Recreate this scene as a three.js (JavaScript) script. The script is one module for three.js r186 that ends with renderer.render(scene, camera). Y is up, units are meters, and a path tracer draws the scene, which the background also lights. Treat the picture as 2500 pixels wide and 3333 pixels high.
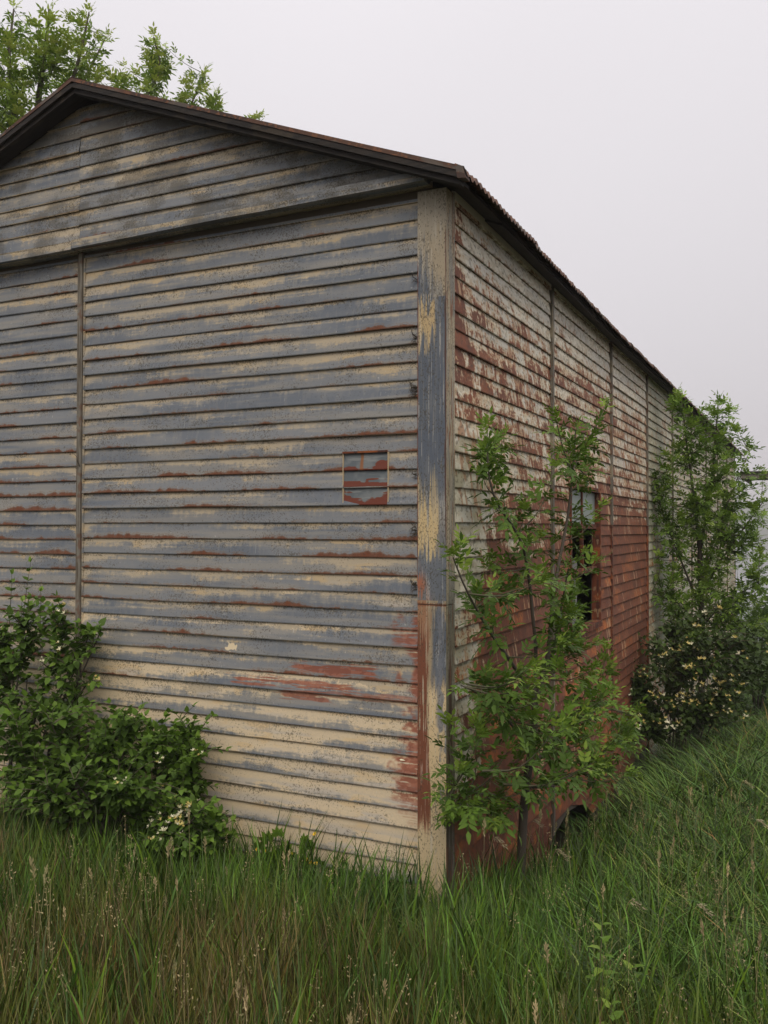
import * as THREE from 'three';
import { mergeGeometries } from 'three/addons/utils/BufferGeometryUtils.js';

// ---------------------------------------------------------------- camera, sky, sun, exposure
const scene = new THREE.Scene();
const camera = new THREE.PerspectiveCamera(59.255, 0.75, 0.05, 3000);
camera.rotation.order = 'YXZ';
camera.position.set(1.8557, 1.921, 4.6164);
camera.rotation.set(THREE.MathUtils.degToRad(1.003), THREE.MathUtils.degToRad(25.7207), THREE.MathUtils.degToRad(0.067));
camera.updateMatrixWorld();

const SKY = { horizon: [0.575, 0.555, 0.58], zenith: [0.96, 0.925, 0.965] };
{
  const W = 512, H = 256, d = new Float32Array(W * H * 4);
  let sd = 5; const rr = () => (sd = (sd * 16807) % 2147483647) / 2147483647;
  const lat = []; for (let i = 0; i < 24 * 13; i++) lat.push(rr());
  const nz = (u, v) => {                                             // very soft overcast mottling, wraps in u
    const x = u * 24, y = v * 12, i = Math.floor(x), j = Math.floor(y), s = (t) => t * t * (3 - 2 * t);
    const a = s(x - i), b = s(y - j), g = (p, q) => lat[(p % 24) + 24 * Math.min(q, 12)];
    return (g(i, j) * (1 - a) + g(i + 1, j) * a) * (1 - b) + (g(i, j + 1) * (1 - a) + g(i + 1, j + 1) * a) * b;
  };
  for (let j = 0; j < H; j++) for (let i = 0; i < W; i++) {
    const e = Math.max(0, Math.sin(((j + 0.5) / H - 0.5) * Math.PI)), m = 1 + 0.05 * (nz((i + 0.5) / W, (j + 0.5) / H) - 0.5);
    const k = (j * W + i) * 4;
    for (let c = 0; c < 3; c++) d[k + c] = (SKY.horizon[c] + (SKY.zenith[c] - SKY.horizon[c]) * e) * m;
    d[k + 3] = 1;
  }
  const t = new THREE.DataTexture(d, W, H, THREE.RGBAFormat, THREE.FloatType);
  t.mapping = THREE.EquirectangularReflectionMapping; t.magFilter = THREE.LinearFilter; t.needsUpdate = true;
  scene.background = t; scene.environment = t;
}
const sun = new THREE.DirectionalLight(0xfff2e0, 1.5);
sun.position.set(9, 26, 19); sun.target.position.set(-1, 1, -2);
sun.castShadow = true; sun.shadow.radius = 70;
sun.shadow.mapSize.set(2048, 2048);
Object.assign(sun.shadow.camera, { left: -16, right: 16, top: 16, bottom: -16, near: 1, far: 70 });
scene.add(sun, sun.target);

const renderer = new THREE.WebGLRenderer({ antialias: true });
renderer.setSize(768, 1024);
renderer.toneMapping = THREE.LinearToneMapping;
renderer.toneMappingExposure = 1.16;
renderer.shadowMap.enabled = true;

// ---------------------------------------------------------------- helpers
const V = (x, y, z) => new THREE.Vector3(x, y, z);
let seedState = 1;
const reseed = (s) => { seedState = s | 0; };
const rnd = () => { seedState = (seedState + 0x6d2b79f5) | 0; let t = Math.imul(seedState ^ (seedState >>> 15), 1 | seedState); t = (t + Math.imul(t ^ (t >>> 7), 61 | t)) ^ t; return ((t ^ (t >>> 14)) >>> 0) / 4294967296; };
const rr = (a, b) => a + (b - a) * rnd();
const clamp = (x, a = 0, b = 1) => Math.min(b, Math.max(a, x));
const ss = (a, b, x) => { const t = clamp((x - a) / (b - a)); return t * t * (3 - 2 * t); };
const mix = (a, b, t) => a + (b - a) * t;
const PERM = new Uint16Array(65536); { reseed(77); for (let i = 0; i < 65536; i++) PERM[i] = (rnd() * 65536) | 0; }
const hash2 = (i, j) => PERM[(PERM[i & 65535] + j * 7919) & 65535] / 65535;
function vn(x, y) {
  const i = Math.floor(x), j = Math.floor(y), a = x - i, b = y - j, u = a * a * (3 - 2 * a), v = b * b * (3 - 2 * b);
  const p = hash2(i, j), q = hash2(i + 1, j), r = hash2(i, j + 1), s = hash2(i + 1, j + 1);
  return p + (q - p) * u + (r - p) * v + (p - q - r + s) * u * v;
}
const fbm = (x, y, o = 4) => { let s = 0, a = 0.5, t = 0; for (let k = 0; k < o; k++) { s += a * vn(x, y); t += a; a *= 0.5; x = x * 2.03 + 17.3; y = y * 2.01 + 9.1; } return s / t; };
// a photograph pixel (2500 x 3333) as a direction; a point comes from the plane it lies on
const FPX = 2930.31;
function ray(u, v) { return V((u - 1250) / FPX, -(v - 1666.5) / FPX, -1).applyQuaternion(camera.quaternion); }
const onZ = (u, v, z) => { const d = ray(u, v), t = (z - camera.position.z) / d.z; return camera.position.clone().addScaledVector(d, t); };
const onX = (u, v, x) => { const d = ray(u, v), t = (x - camera.position.x) / d.x; return camera.position.clone().addScaledVector(d, t); };

const used = new Map();
function numbered(name) { const n = used.get(name) ?? 0; used.set(name, n + 1); return n ? name + '_' + String(n).padStart(3, '0') : name; }
function shade(o) { o.castShadow = true; o.receiveShadow = true; return o; }
function thing(name, label, category, group, pos) {
  const g = new THREE.Group(); g.name = numbered(name); g.userData = { label, category }; if (group) g.userData.group = group;
  if (pos) g.position.copy(pos); scene.add(g); return g;
}
function part(name, geo, mat, parent) { const m = shade(new THREE.Mesh(geo, mat)); m.name = name; parent.add(m); return m; }
function structure(name, geo, mat) { const m = shade(new THREE.Mesh(geo, mat)); m.name = numbered(name); m.userData.kind = 'structure'; scene.add(m); return m; }
const lin = (r, g, b) => new THREE.Color().setRGB(r, g, b);
const std = (c, roughness = 0.85, o = {}) => new THREE.MeshStandardMaterial({ color: c, roughness, side: THREE.DoubleSide, ...o });
function box(x0, x1, y0, y1, z0, z1, uvf) {
  const g = new THREE.BoxGeometry(x1 - x0, y1 - y0, z1 - z0); g.translate((x0 + x1) / 2, (y0 + y1) / 2, (z0 + z1) / 2);
  if (uvf) { const p = g.attributes.position, n = g.attributes.normal, uv = g.attributes.uv; for (let i = 0; i < p.count; i++) uv.setXY(i, ...uvf(p.getX(i), p.getY(i), p.getZ(i), n.getX(i), n.getY(i), n.getZ(i))); }
  else metricUV(g);
  return g;
}
function metricUV(g) {
  const p = g.attributes.position, n = g.attributes.normal, uv = g.attributes.uv ?? new THREE.BufferAttribute(new Float32Array(p.count * 2), 2);
  for (let i = 0; i < p.count; i++) {
    const ax = Math.abs(n.getX(i)), ay = Math.abs(n.getY(i)), az = Math.abs(n.getZ(i));
    if (ax >= ay && ax >= az) uv.setXY(i, p.getZ(i), p.getY(i)); else if (ay >= az) uv.setXY(i, p.getX(i), p.getZ(i)); else uv.setXY(i, p.getX(i), p.getY(i));
  }
  g.setAttribute('uv', uv); return g;
}
// cross-sections (closed loops of [x, y]) joined along z
function loft(zs, section) {
  const pos = [], idx = []; const n = section(zs[0]).length;
  for (const z of zs) for (const [x, y] of section(z)) pos.push(x, y, z);
  for (let i = 0; i + 1 < zs.length; i++) for (let k = 0; k < n; k++) { const a = i * n + k, b = i * n + (k + 1) % n, c = a + n, d = b + n; idx.push(a, b, d, a, d, c); }
  const caps = (o, f) => { for (let k = 1; k + 1 < n; k++) f ? idx.push(o, o + k, o + k + 1) : idx.push(o, o + k + 1, o + k); };
  caps(0, false); caps((zs.length - 1) * n, true);
  let g = new THREE.BufferGeometry(); g.setAttribute('position', new THREE.Float32BufferAttribute(pos, 3)); g.setIndex(idx);
  g = g.toNonIndexed(); g.computeVertexNormals(); return metricUV(g);
}
function tube(pts, r0, r1, sides = 5) {
  const pos = [], nor = [], idx = [], uv = []; let N = null;
  for (let i = 0; i < pts.length; i++) {
    const T = (i + 1 < pts.length ? pts[i + 1].clone().sub(pts[i]) : pts[i].clone().sub(pts[i - 1])).normalize();
    if (!N) N = Math.abs(T.y) < 0.9 ? V(0, 1, 0).cross(T).normalize() : V(1, 0, 0).cross(T).normalize();
    else N = N.sub(T.clone().multiplyScalar(N.dot(T))).normalize();
    const B = T.clone().cross(N), r = mix(r0, r1, i / (pts.length - 1));
    for (let k = 0; k < sides; k++) {
      const a = k / sides * 6.28318, c = Math.cos(a), s = Math.sin(a), d = V(N.x * c + B.x * s, N.y * c + B.y * s, N.z * c + B.z * s);
      pos.push(pts[i].x + d.x * r, pts[i].y + d.y * r, pts[i].z + d.z * r); nor.push(d.x, d.y, d.z); uv.push(k / sides * 0.2, pts[i].y);
    }
  }
  for (let i = 0; i + 1 < pts.length; i++) for (let k = 0; k < sides; k++) { const a = i * sides + k, b = i * sides + (k + 1) % sides; idx.push(a, b, b + sides, a, b + sides, a + sides); }
  const g = new THREE.BufferGeometry(); g.setAttribute('position', new THREE.Float32BufferAttribute(pos, 3)); g.setAttribute('normal', new THREE.Float32BufferAttribute(nor, 3)); g.setAttribute('uv', new THREE.Float32BufferAttribute(uv, 2)); g.setIndex(idx); return g;
}
const curve = (pts, n) => new THREE.CatmullRomCurve3(pts, false, 'centripetal').getPoints(n);

// texture from a function of metres: f(x, y, out) writes sRGB 0..255 and out[3] = relief 0..1
function paint(W, H, x0, x1, y0, y1, f) {
  const c = new Uint8Array(W * H * 4), b = new Uint8Array(W * H * 4), o = [0, 0, 0, 0.5];
  for (let j = 0; j < H; j++) for (let i = 0; i < W; i++) {
    f(x0 + (x1 - x0) * (i + 0.5) / W, y0 + (y1 - y0) * (j + 0.5) / H, o);
    const k = (j * W + i) * 4; c[k] = clamp(o[0], 0, 255); c[k + 1] = clamp(o[1], 0, 255); c[k + 2] = clamp(o[2], 0, 255); c[k + 3] = 255;
    b[k] = b[k + 1] = b[k + 2] = clamp(o[3]) * 255; b[k + 3] = 255;
  }
  const mk = (d, cs) => { const t = new THREE.DataTexture(d, W, H, THREE.RGBAFormat); t.magFilter = THREE.LinearFilter; t.minFilter = THREE.LinearMipmapLinearFilter; t.generateMipmaps = true; t.wrapS = t.wrapT = THREE.MirroredRepeatWrapping; if (cs) t.colorSpace = THREE.SRGBColorSpace; t.needsUpdate = true; return t; };
  return { map: mk(c, true), bump: mk(b, false), uv: (x, y) => [(x - x0) / (x1 - x0), (y - y0) / (y1 - y0)] };
}
const put = (o, c, t) => { o[0] += (c[0] - o[0]) * t; o[1] += (c[1] - o[1]) * t; o[2] += (c[2] - o[2]) * t; };
// ---------------------------------------------------------------- terrain, lake, hills
function groundY(x, z) {
  let y = z >= 0 ? -0.26 + 0.12 * z : -0.26 + 0.085 * z;
  if (z < 0) y -= 0.40 * Math.exp(-Math.pow(Math.max(x, 0) / 0.55, 2)) * ss(0, -2.2, z);
  if (z < -12) y += 0.09 * (z + 12);
  y += 0.05 * (fbm(x * 0.9 + 40, z * 0.9 + 40, 2) - 0.5);
  return Math.max(y, -7);
}
{
  const line = (a, b, s) => { const r = []; for (let v = a; v < b - 1e-6; v += s) r.push(v); return r; };
  const xs = [...line(-1200, -100, 100), ...line(-100, -12, 8), ...line(-12, 12, 0.4), ...line(12, 100, 8), ...line(100, 1201, 100)];
  const zs = [...line(-1300, -100, 100), ...line(-100, -20, 5), ...line(-20, 9, 0.4), ...line(9, 100, 7), 100, 400];
  const pos = [], uv = [], idx = [];
  for (const z of zs) for (const x of xs) { pos.push(x, groundY(x, z), z); uv.push(x, z); }
  for (let j = 0; j + 1 < zs.length; j++) for (let i = 0; i + 1 < xs.length; i++) { const a = j * xs.length + i, b = a + 1, c = a + xs.length, d = c + 1; idx.push(a, c, b, b, c, d); }
  const g = new THREE.BufferGeometry(); g.setAttribute('position', new THREE.Float32BufferAttribute(pos, 3)); g.setAttribute('uv', new THREE.Float32BufferAttribute(uv, 2)); g.setIndex(idx); g.computeVertexNormals();
  const t = paint(512, 512, 0, 1, 0, 1, (x, y, o) => {
    const n = fbm(x * 9, y * 9, 4), f = fbm(x * 60, y * 60, 3);
    o[0] = 62; o[1] = 58; o[2] = 34; put(o, [86, 72, 46], ss(0.5, 0.62, n)); put(o, [40, 44, 22], ss(0.5, 0.65, f)); o[3] = f;
  });
  t.map.wrapS = t.map.wrapT = t.bump.wrapS = t.bump.wrapT = THREE.MirroredRepeatWrapping;
  structure('ground', g, std(0xffffff, 0.95, { map: t.map, bumpMap: t.bump, bumpScale: 0.02 }));
}
{
  const g = new THREE.PlaneGeometry(2400, 1150, 1, 1); g.rotateX(-Math.PI / 2); g.translate(0, -4.6, -40 - 575);
  structure('lake', g, std(lin(0.035, 0.05, 0.05), 0.12));
}
{
  reseed(9);
  const far = (z, h, sd, col, name) => {
    const pos = [], idx = [], N = 160, D = 6;
    for (let j = 0; j <= D; j++) for (let i = 0; i <= N; i++) {
      const x = -1300 + 2600 * i / N, t = j / D, hh = h * (0.55 + 0.75 * fbm(x * 0.004 + sd, 3.1, 3)) + (fbm(x * 0.09 + sd, t * 9, 3) - 0.5) * h * 0.2;
      pos.push(x, -7 + (hh + 7) * Math.sin(t * Math.PI / 2), z - t * 160);
    }
    for (let j = 0; j < D; j++) for (let i = 0; i < N; i++) { const a = j * (N + 1) + i; idx.push(a, a + 1, a + N + 2, a, a + N + 2, a + N + 1); }
    const g = new THREE.BufferGeometry(); g.setAttribute('position', new THREE.Float32BufferAttribute(pos, 3)); g.setIndex(idx); g.computeVertexNormals();
    structure(name, g, std(col, 1));
  };
  far(-820, 34, 1.7, lin(0.045, 0.075, 0.04), 'hills');
}
scene.fog = new THREE.FogExp2(0xe4e2e4, 0.0011);

// ---------------------------------------------------------------- weathered paint
const GREY = [122, 126, 130], GREY2 = [102, 109, 118], TAN = [150, 145, 134], CREAM = [208, 190, 158], RUST = [108, 66, 44], BROWN = [122, 68, 46], GRIME = [62, 56, 44], CHALK = [205, 202, 192];
const CREAM3 = [176, 163, 139];
const rowOf = (y, off = 0) => { const q = (y - 1.95 - off) / 0.1, n = Math.floor(q); return [n, q - n]; };
const tFront = paint(1440, 2048, -3.62, 0.02, -0.32, 4.92, (x, y, o) => {
  const left = x < -2.64, gable = y > 3.85, [n, v] = rowOf(y, left && !gable ? -0.014 : gable ? 0.02 : 0), id = n * 13 + (left ? 500 : 0) + (gable ? 900 : 0);
  const big = fbm(x * 1.25 + id * 0.37, y * 1.1 + id * 3.1, 3), blot = fbm(x * 3.2 + 5, y * 5.5 + 9, 3), streak = fbm(x * 5 + id, y * 60, 3), fine = fbm(x * 110, y * 150, 2), drip = fbm(x * 55 + id * 7, v * 1.6 + id, 3);
  const lo = fbm(x * 0.9 + 3, y * 1.4 + 1, 2);
  // how far the grey coat has worn through to the cream coat below it
  const brush = fbm(x * 2.2 + id * 5, y * 95 + id, 3);
  const blot2 = fbm(x * 7 + id, y * 11 + 40, 4);
  let c = (v - 0.66) * 1.45 + (big - 0.5) * 1.35 + (blot - 0.5) * 0.85 + (blot2 - 0.5) * 0.75 + (streak - 0.5) * 0.7 + (brush - 0.5) * 0.55 + (drip - 0.5) * 0.45 + (fine - 0.5) * 0.3 + (vn(x * 42 + id, y * 75) - 0.5) * 0.22 + (hash2(id, 3) - 0.5) * 0.3 - 0.05;
  c += 0.95 * ss(1.28, 0.45, y + (lo - 0.5) * 0.8) - 0.12 * ss(1.2, 2.2, y);
  if (gable) c += 0.10 + 0.6 * (fbm(x * 1.6 + 9, y * 3, 3) - 0.5);
  const be = Math.min(Math.abs(x + 2.645), 9); c += 0.55 * ss(0.12, 0.02, be + (drip - 0.5) * 0.06) * (y < 3.75 ? 1 : 0.2);
  const w = fbm(x * 2.1 + 30, y * 9 + id, 3);
  o[0] = GREY[0]; o[1] = GREY[1]; o[2] = GREY[2];
  put(o, GREY2, ss(0.38, 0.72, w)); put(o, TAN, ss(0.46, 0.72, fbm(x * 1.7 + 80, y * 26 + id, 4)) * 0.55); put(o, [132, 132, 130], ss(0.5, 0.7, drip) * 0.3);
  const m = ss(-0.14, 0.36, c); put(o, TAN, ss(-0.45, 0.04, c) * 0.6); put(o, ss(0.9, 1.5, y + (blot - 0.5) * 1.6) > 0.5 + (fine - 0.5) * 0.8 ? CREAM3 : CREAM, m * (0.82 + 0.18 * fine));
  if (m > 0.4) put(o, [200, 168, 116], ss(0.56, 0.75, fbm(x * 6 + 3, y * 20, 3)) * 0.35);
  if (m > 0.6) put(o, [170, 168, 166], ss(0.5, 0.66, fbm(x * 4.5 + 21, y * 24 + id, 4)) * 0.55 * ss(0.75, 0.3, v));
  // bare bright flecks and scratches
  const fl = vn(x * 160 + id, y * 45); if (fl > 0.955 && streak > 0.5) put(o, CHALK, 0.45);
  if (vn(x * 24 + id * 5, y * 170) > 0.965) put(o, CHALK, 0.3);
  if (vn(x * 200, y * 16 + id) > 0.968 && vn(x * 3, y * 9) > 0.6) put(o, CHALK, 0.45);
  // grime in fine speckles, thickest along the tops of some boards
  const g = fbm(x * 5 + id, y * 12 + 50, 3), gs = fbm(x * 170 + 3, y * 170, 2); put(o, GRIME, ss(0.50, 0.62, gs + (g - 0.5) * 0.55 - 0.175 - 0.03 * ss(1.3, 0.7, y) + (v > 0.80 ? 0.10 * ss(0.45, 0.6, g) : -0.05)) * 0.5);
  if (gable) put(o, GRIME, ss(0.46, 0.66, fbm(x * 5 + 70, y * 9, 4) * 0.75 + gs * 0.25) * 0.40);
  // rust runs creeping up from the lower edge of a board
  const run = fbm(x * 2.3 + id * 1.9, id * 0.7, 3), band = 0.15 * Math.exp(-Math.pow((y - 2.05) / 0.9, 2)) + (y < 0.95 ? -0.3 : 0) + (gable ? -0.12 : 0) + (left ? 0.05 : 0) + (hash2(id, 9) - 0.5) * 0.12;
  const rg = fbm(x * 26, id, 3), h = (run + band - 0.61) * 0.75 + (rg - 0.5) * 0.26;
  if (run + band > 0.61 && v < h + 0.02) { put(o, RUST, (0.5 + 0.5 * ss(-0.02, 0.10, h - v)) * (0.7 + 0.5 * rg)); put(o, [80, 50, 36], ss(0.5, 0.7, fine) * 0.5); }
  else if (run + band > 0.56 && v < h + 0.16) put(o, [124, 98, 78], 0.35 * ss(0.4, 0.6, fine));
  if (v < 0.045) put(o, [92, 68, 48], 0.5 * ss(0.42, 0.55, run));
  // red-brown paint brushed out over the boards near the corner
  const br = fbm(x * 9, y * 120, 3), bl = fbm(x * 30, y * 45, 3);
  const dab = (x0, x1, y0, y1, s) => { const e = Math.min(x - x0, x1 - x, (y - y0) * 3, (y1 - y) * 3) + (br - 0.5) * 0.18; return ss(0.0, 0.05, e) * s; };
  let r = Math.max(dab(-0.99, -0.40, 1.06, 1.135, 0.85), dab(-1.40, -0.56, 0.965, 1.025, 0.8), dab(-1.05, -0.70, 0.90, 0.965, 0.75), dab(-0.75, -0.18, 0.93, 0.99, 0.5));
  const ed = ss(0.16, 0.02, -0.15 - x + (bl - 0.5) * 0.22 + 0.05 * Math.sin(y * 9)) * ss(1.62, 1.50, y) * ss(0.18, 0.5, y) * ss(0.40, 0.52, fbm(x * 8 + 4, y * 6, 2) + 0.08);
  r = Math.max(r, ed * 0.85); if (r > 0) put(o, bl > 0.52 ? [150, 88, 66] : [132, 72, 52], r * ss(0.33, 0.45, br));
  if (Math.hypot((x + 1.4) / 0.042, (y - 1.186) / 0.026) < 0.15 + bl * 0.9 + vn(x * 90, y * 90) * 0.7) put(o, [222, 204, 168], 0.9);
  o[3] = 0.35 + 0.3 * m + 0.2 * (fine - 0.5) + 0.15 * streak;
});
const PALE = [214, 208, 190], PALE2 = [194, 191, 180], RED = [118, 62, 36], DRED = [90, 44, 28], ORANGE = [180, 92, 32], MOSS = [150, 156, 136];
const tSide = paint(2048, 1228, 0, 8.6, -1.05, 3.95, (a, y, o) => {
  const [n, v] = rowOf(y), bay = a < 2.15 ? 0 : a < 4.36 ? 1 : a < 6.43 ? 2 : 3, id = n * 17 + bay * 331;
  const fine = fbm(a * 70, y * 110, 2), drip = fbm(a * 26 + id * 3.3, v * 1.2 + id, 4), pan = hash2(Math.floor(a / 0.74), n * 3 + bay);
  const big = fbm(a * 1.9 + id * 0.21, y * 2.3, 3), blot = fbm(a * 6 + id, y * 9, 3), str = fbm(a * 3, y * 80 + id, 3);
  o[0] = PALE[0]; o[1] = PALE[1]; o[2] = PALE[2];
  put(o, PALE2, ss(0.4, 0.65, fbm(a * 1.3 + 9, y * 3 + id, 3)) * 0.9); put(o, [206, 184, 142], ss(0.5, 0.7, blot) * 0.5 * ss(3.5, 2.9, y));
  if (bay === 3) put(o, MOSS, 0.35 + 0.5 * ss(0.4, 0.6, fbm(a * 2, y * 2, 3)) * ss(3.0, 2.0, y));
  if (a < 0.75 && y < 2.45) put(o, [168, 164, 140], ss(0.4, 0.6, blot) * 0.8);
  const soil = ss(0.45, 0.7, fbm(a * 15, y * 40, 3)); put(o, [166, 150, 120], soil * 0.4);
  // rust cover: by course and bay as the wall shows it
  let q;
  if (bay === 0) {
    q = mix(-0.45, 0.04, ss(3.62, 3.30, y)); q += 0.10 * ss(2.5, 1.9, y); q += 0.30 * ss(2.05, 1.72, y); q += 0.55 * ss(1.75, 1.45, y - 0.10 * (a - 1.2));
    if (y > 2.9) q += 0.55 * ss(0.34, 0.20, a + (drip - 0.5) * 0.25) - 0.06 * a * ss(2.9, 3.2, y);
    if (y < 2.55) q -= 1.15 * ss(0.80, 0.35, a + (blot - 0.5) * 0.3 + Math.max(0, 0.55 - y) * 0.5) * ss(0.0, 0.7, y);
  } else if (bay === 1) { q = mix(-0.5, 0.06, ss(3.5, 3.1, y)); q += 0.18 * ss(2.4, 1.9, y); q += 0.75 * ss(1.95, 1.5, y); if (a > 3.8 && y < 2.35) q += 0.7; }
  else if (bay === 2) { q = mix(-0.55, -0.02, ss(3.45, 2.9, y)); q += 0.16 * ss(2.5, 2.2, y); q += 0.95 * ss(2.12, 1.88, y + (drip - 0.5) * 0.1); }
  else { q = -0.55 + 0.3 * ss(0.9, 0.0, y); }
  const drip2 = fbm(a * 48 + id * 1.3, v * 0.9 + id * 2, 3);
  let c = q + (big - 0.5) * 0.95 + (drip - 0.5) * 0.8 + (drip2 - 0.5) * 0.7 + (blot - 0.5) * 0.8 + (pan - 0.5) * 0.3 + (fine - 0.5) * 0.55 + (0.35 - v) * 0.34 + (fbm(a * 18 + 7, y * 26, 3) - 0.5) * 0.95 + (str - 0.5) * 0.3;
  const m = ss(-0.03, 0.16, c) * (0.9 - 0.5 * ss(0.55, 0.7, fbm(a * 90, y * 22, 2)) * ss(0.5, 0.1, c)); if (c > -0.3) put(o, [182, 146, 106], ss(-0.3, 0.0, c) * 0.55);
  if (m > 0) {
    const t = fbm(a * 4 + 20, y * 7 + 3, 3), k = [RED[0], RED[1], RED[2]];
    put(k, DRED, ss(0.42, 0.62, t) * 0.8); const low = ss(2.0, 1.5, y);
    put(k, ORANGE, ss(0.50, 0.64, fbm(a * 2.6 + 51, y * 4.2 + id * 0.05, 3) + (bay === 1 && a > 3.8 ? 0.12 : 0)) * low * (bay === 2 ? 0.45 : 0.85));
    put(k, [84, 46, 36], ss(0.5, 0.7, fbm(a * 60, y * 25, 3)) * 0.5); put(k, [88, 40, 24], ss(0.42, 0.6, fbm(a * 3.1 + 8, y * 2.2 + id * 0.3, 3)) * (y < 1.9 ? 0.75 : 0.2)); put(k, [120, 56, 30], ss(0.55, 0.65, fbm(a * 22 + id, y * 3, 3)) * 0.5); put(o, k, m * (0.86 + 0.14 * fine));
  }
  // pale paint runs left standing on the rust
  const pr = vn(a * 46 + 3, y * 2.3 + n * 0.2) * 0.6 + vn(a * 9, y * 3) * 0.4; if (c > 0.1 && pr > 0.79) put(o, [196, 168, 132], 0.75);
  const ru = vn(a * 30 + id, v * 0.7) * 0.55 + vn(a * 5 + 9, y * 1.3) * 0.45; if (c < 0.05 && ru > 0.74 && y < 3.35) put(o, [150, 92, 56], 0.5);
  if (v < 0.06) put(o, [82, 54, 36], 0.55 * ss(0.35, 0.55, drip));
  put(o, GRIME, ss(0.56, 0.72, fbm(a * 40 + id, y * 60, 3) + (v > 0.8 ? 0.05 : -0.04)) * 0.4);
  o[3] = 0.6 - 0.3 * m + 0.25 * (fine - 0.5);
});
// corner boards: u across, y up; first half = front face, second half = side face
const BLUE = [84, 93, 106];
const tCorner = paint(160, 2048, 0, 0.30, -0.35, 3.85, (x, y, o) => {
  const side = x > 0.172, u = side ? x - 0.172 : x, gr = fbm(x * 190, y * 5, 3), br = fbm(x * 120, y * 9 + 5, 3), blot = fbm(x * 26, y * 5, 3), fine = fbm(x * 300, y * 120, 2);
  const e = (a, b, s = 0.06) => ss(a - s, a + s, y + (br - 0.5) * 0.30) * ss(b + s, b - s, y + (br - 0.5) * 0.30);
  if (!side) {
    o[0] = 112; o[1] = 114; o[2] = 116; put(o, TAN, ss(0.45, 0.6, blot) * 0.7);
    put(o, [168, 158, 138], e(3.45, 3.95) * 0.85); put(o, [160, 148, 126], e(3.25, 3.55) * ss(0.03, 0.06, u + (br - 0.5) * 0.05));
    put(o, BLUE, e(2.05, 3.40) * ss(0.135, 0.10, u * (y > 3.2 ? 1.4 : 0.6) + (br - 0.5) * 0.03) * (0.92 - 0.5 * ss(0.45, 0.62, gr)));
    put(o, [184, 162, 122], e(2.95, 3.16, 0.03) * ss(0.0, 0.012, u) * ss(0.115, 0.095, u + (br - 0.5) * 0.03));
    put(o, [196, 174, 130], ss(2.20, 1.98, y + (gr - 0.5) * 0.5) * ss(1.70, 1.82, y + (br - 0.5) * 0.2) * ss(0.135, 0.115, u));
    put(o, [104, 110, 118], e(1.52, 1.78, 0.04)); put(o, [158, 100, 74], e(1.52, 1.68, 0.04) * ss(0.08, 0.02, u + (1.6 - y) * -0.3 + (br - 0.5) * 0.04));
    if (y < 1.52) {
      o[0] = 156; o[1] = 140; o[2] = 114; put(o, BLUE, ss(0.075, 0.10, u + (br - 0.5) * 0.03) * e(1.05, 1.45) * 0.9); put(o, [150, 100, 70], e(1.30, 1.52) * ss(0.09, 0.04, u) * 0.7);
      put(o, [206, 184, 144], ss(1.08, 0.98, y + (br - 0.5) * 0.1) * ss(0.055, 0.07, u + (br - 0.5) * 0.02)); put(o, [206, 186, 148], ss(0.42, 0.25, y + (br - 0.5) * 0.1));
      put(o, [112, 116, 124], ss(0.52, 0.64, fbm(x * 30 + 9, y * 9, 3)) * ss(0.10, 0.13, u) * 0.8);
      const dab = ss(1.42, 1.25, y + (gr - 0.5) * 0.3) * ss(0.20, 0.34, y + (gr - 0.5) * 0.24) * ss(0.072, 0.06, u + (br - 0.5) * 0.035 - 0.012 * Math.sin(y * 5));
      put(o, [116, 66, 44], dab * (gr > 0.60 && y > 0.8 ? 0.15 : 0.95));
    }
    put(o, [116, 70, 46], ss(0.012, 0.002, Math.abs(y - 1.497) + (fine - 0.5) * 0.01) * 0.9);
    put(o, [78, 46, 34], ss(0.008, 0.003, 0.168 - u + (br - 0.5) * 0.012) * e(1.9, 3.5) * 0.8); put(o, [104, 52, 36], ss(0.006, 0.002, u + (br - 0.5) * 0.006) * e(1.7, 3.45));
    if (gr > 0.66 && br > 0.45) put(o, CHALK, 0.4);
  } else {
    o[0] = 158; o[1] = 146; o[2] = 122; put(o, [128, 128, 124], ss(0.42, 0.6, blot) * 0.8); put(o, [186, 172, 144], ss(0.5, 0.62, gr) * 0.6);
    put(o, [112, 108, 92], ss(1.60, 1.2, y + (br - 0.5) * 0.3) * 0.7);
    put(o, [74, 56, 42], ss(1.32, 1.12, y + (br - 0.5) * 0.3) * ss(0.025, 0.04, u + (gr - 0.5) * 0.06) * ss(0.095, 0.075, u + (gr - 0.5) * 0.05)); put(o, [92, 84, 72], ss(0.75, 0.5, y) * ss(0.48, 0.6, gr) * 0.9); put(o, [70, 60, 48], ss(0.75, 0.45, y + (br - 0.5) * 0.3) * ss(0.58, 0.5, gr) * 0.9);
    put(o, [120, 74, 48], ss(0.6, 0.7, fbm(x * 60 + 5, y * 7, 3)) * 0.7); if (gr > 0.68) put(o, CHALK, 0.35);
  }
  put(o, GRIME, ss(0.62, 0.76, fbm(x * 220, y * 120, 2) + (fbm(x * 20, y * 8, 2) - 0.5) * 0.3) * 0.5); o[3] = 0.4 + 0.4 * gr;
});
const tWood = paint(256, 1024, 0, 0.5, 0, 2, (x, y, o) => {
  const g = fbm(x * 130, y * 4, 4), s = fbm(x * 12, y * 3, 3); o[0] = 118; o[1] = 114; o[2] = 104; put(o, [86, 78, 66], ss(0.4, 0.65, g)); put(o, [160, 148, 122], ss(0.55, 0.7, s) * 0.6); put(o, [98, 60, 40], ss(0.6, 0.72, fbm(x * 9 + 7, y * 6, 3)) * 0.5); o[3] = g;
});
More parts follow.
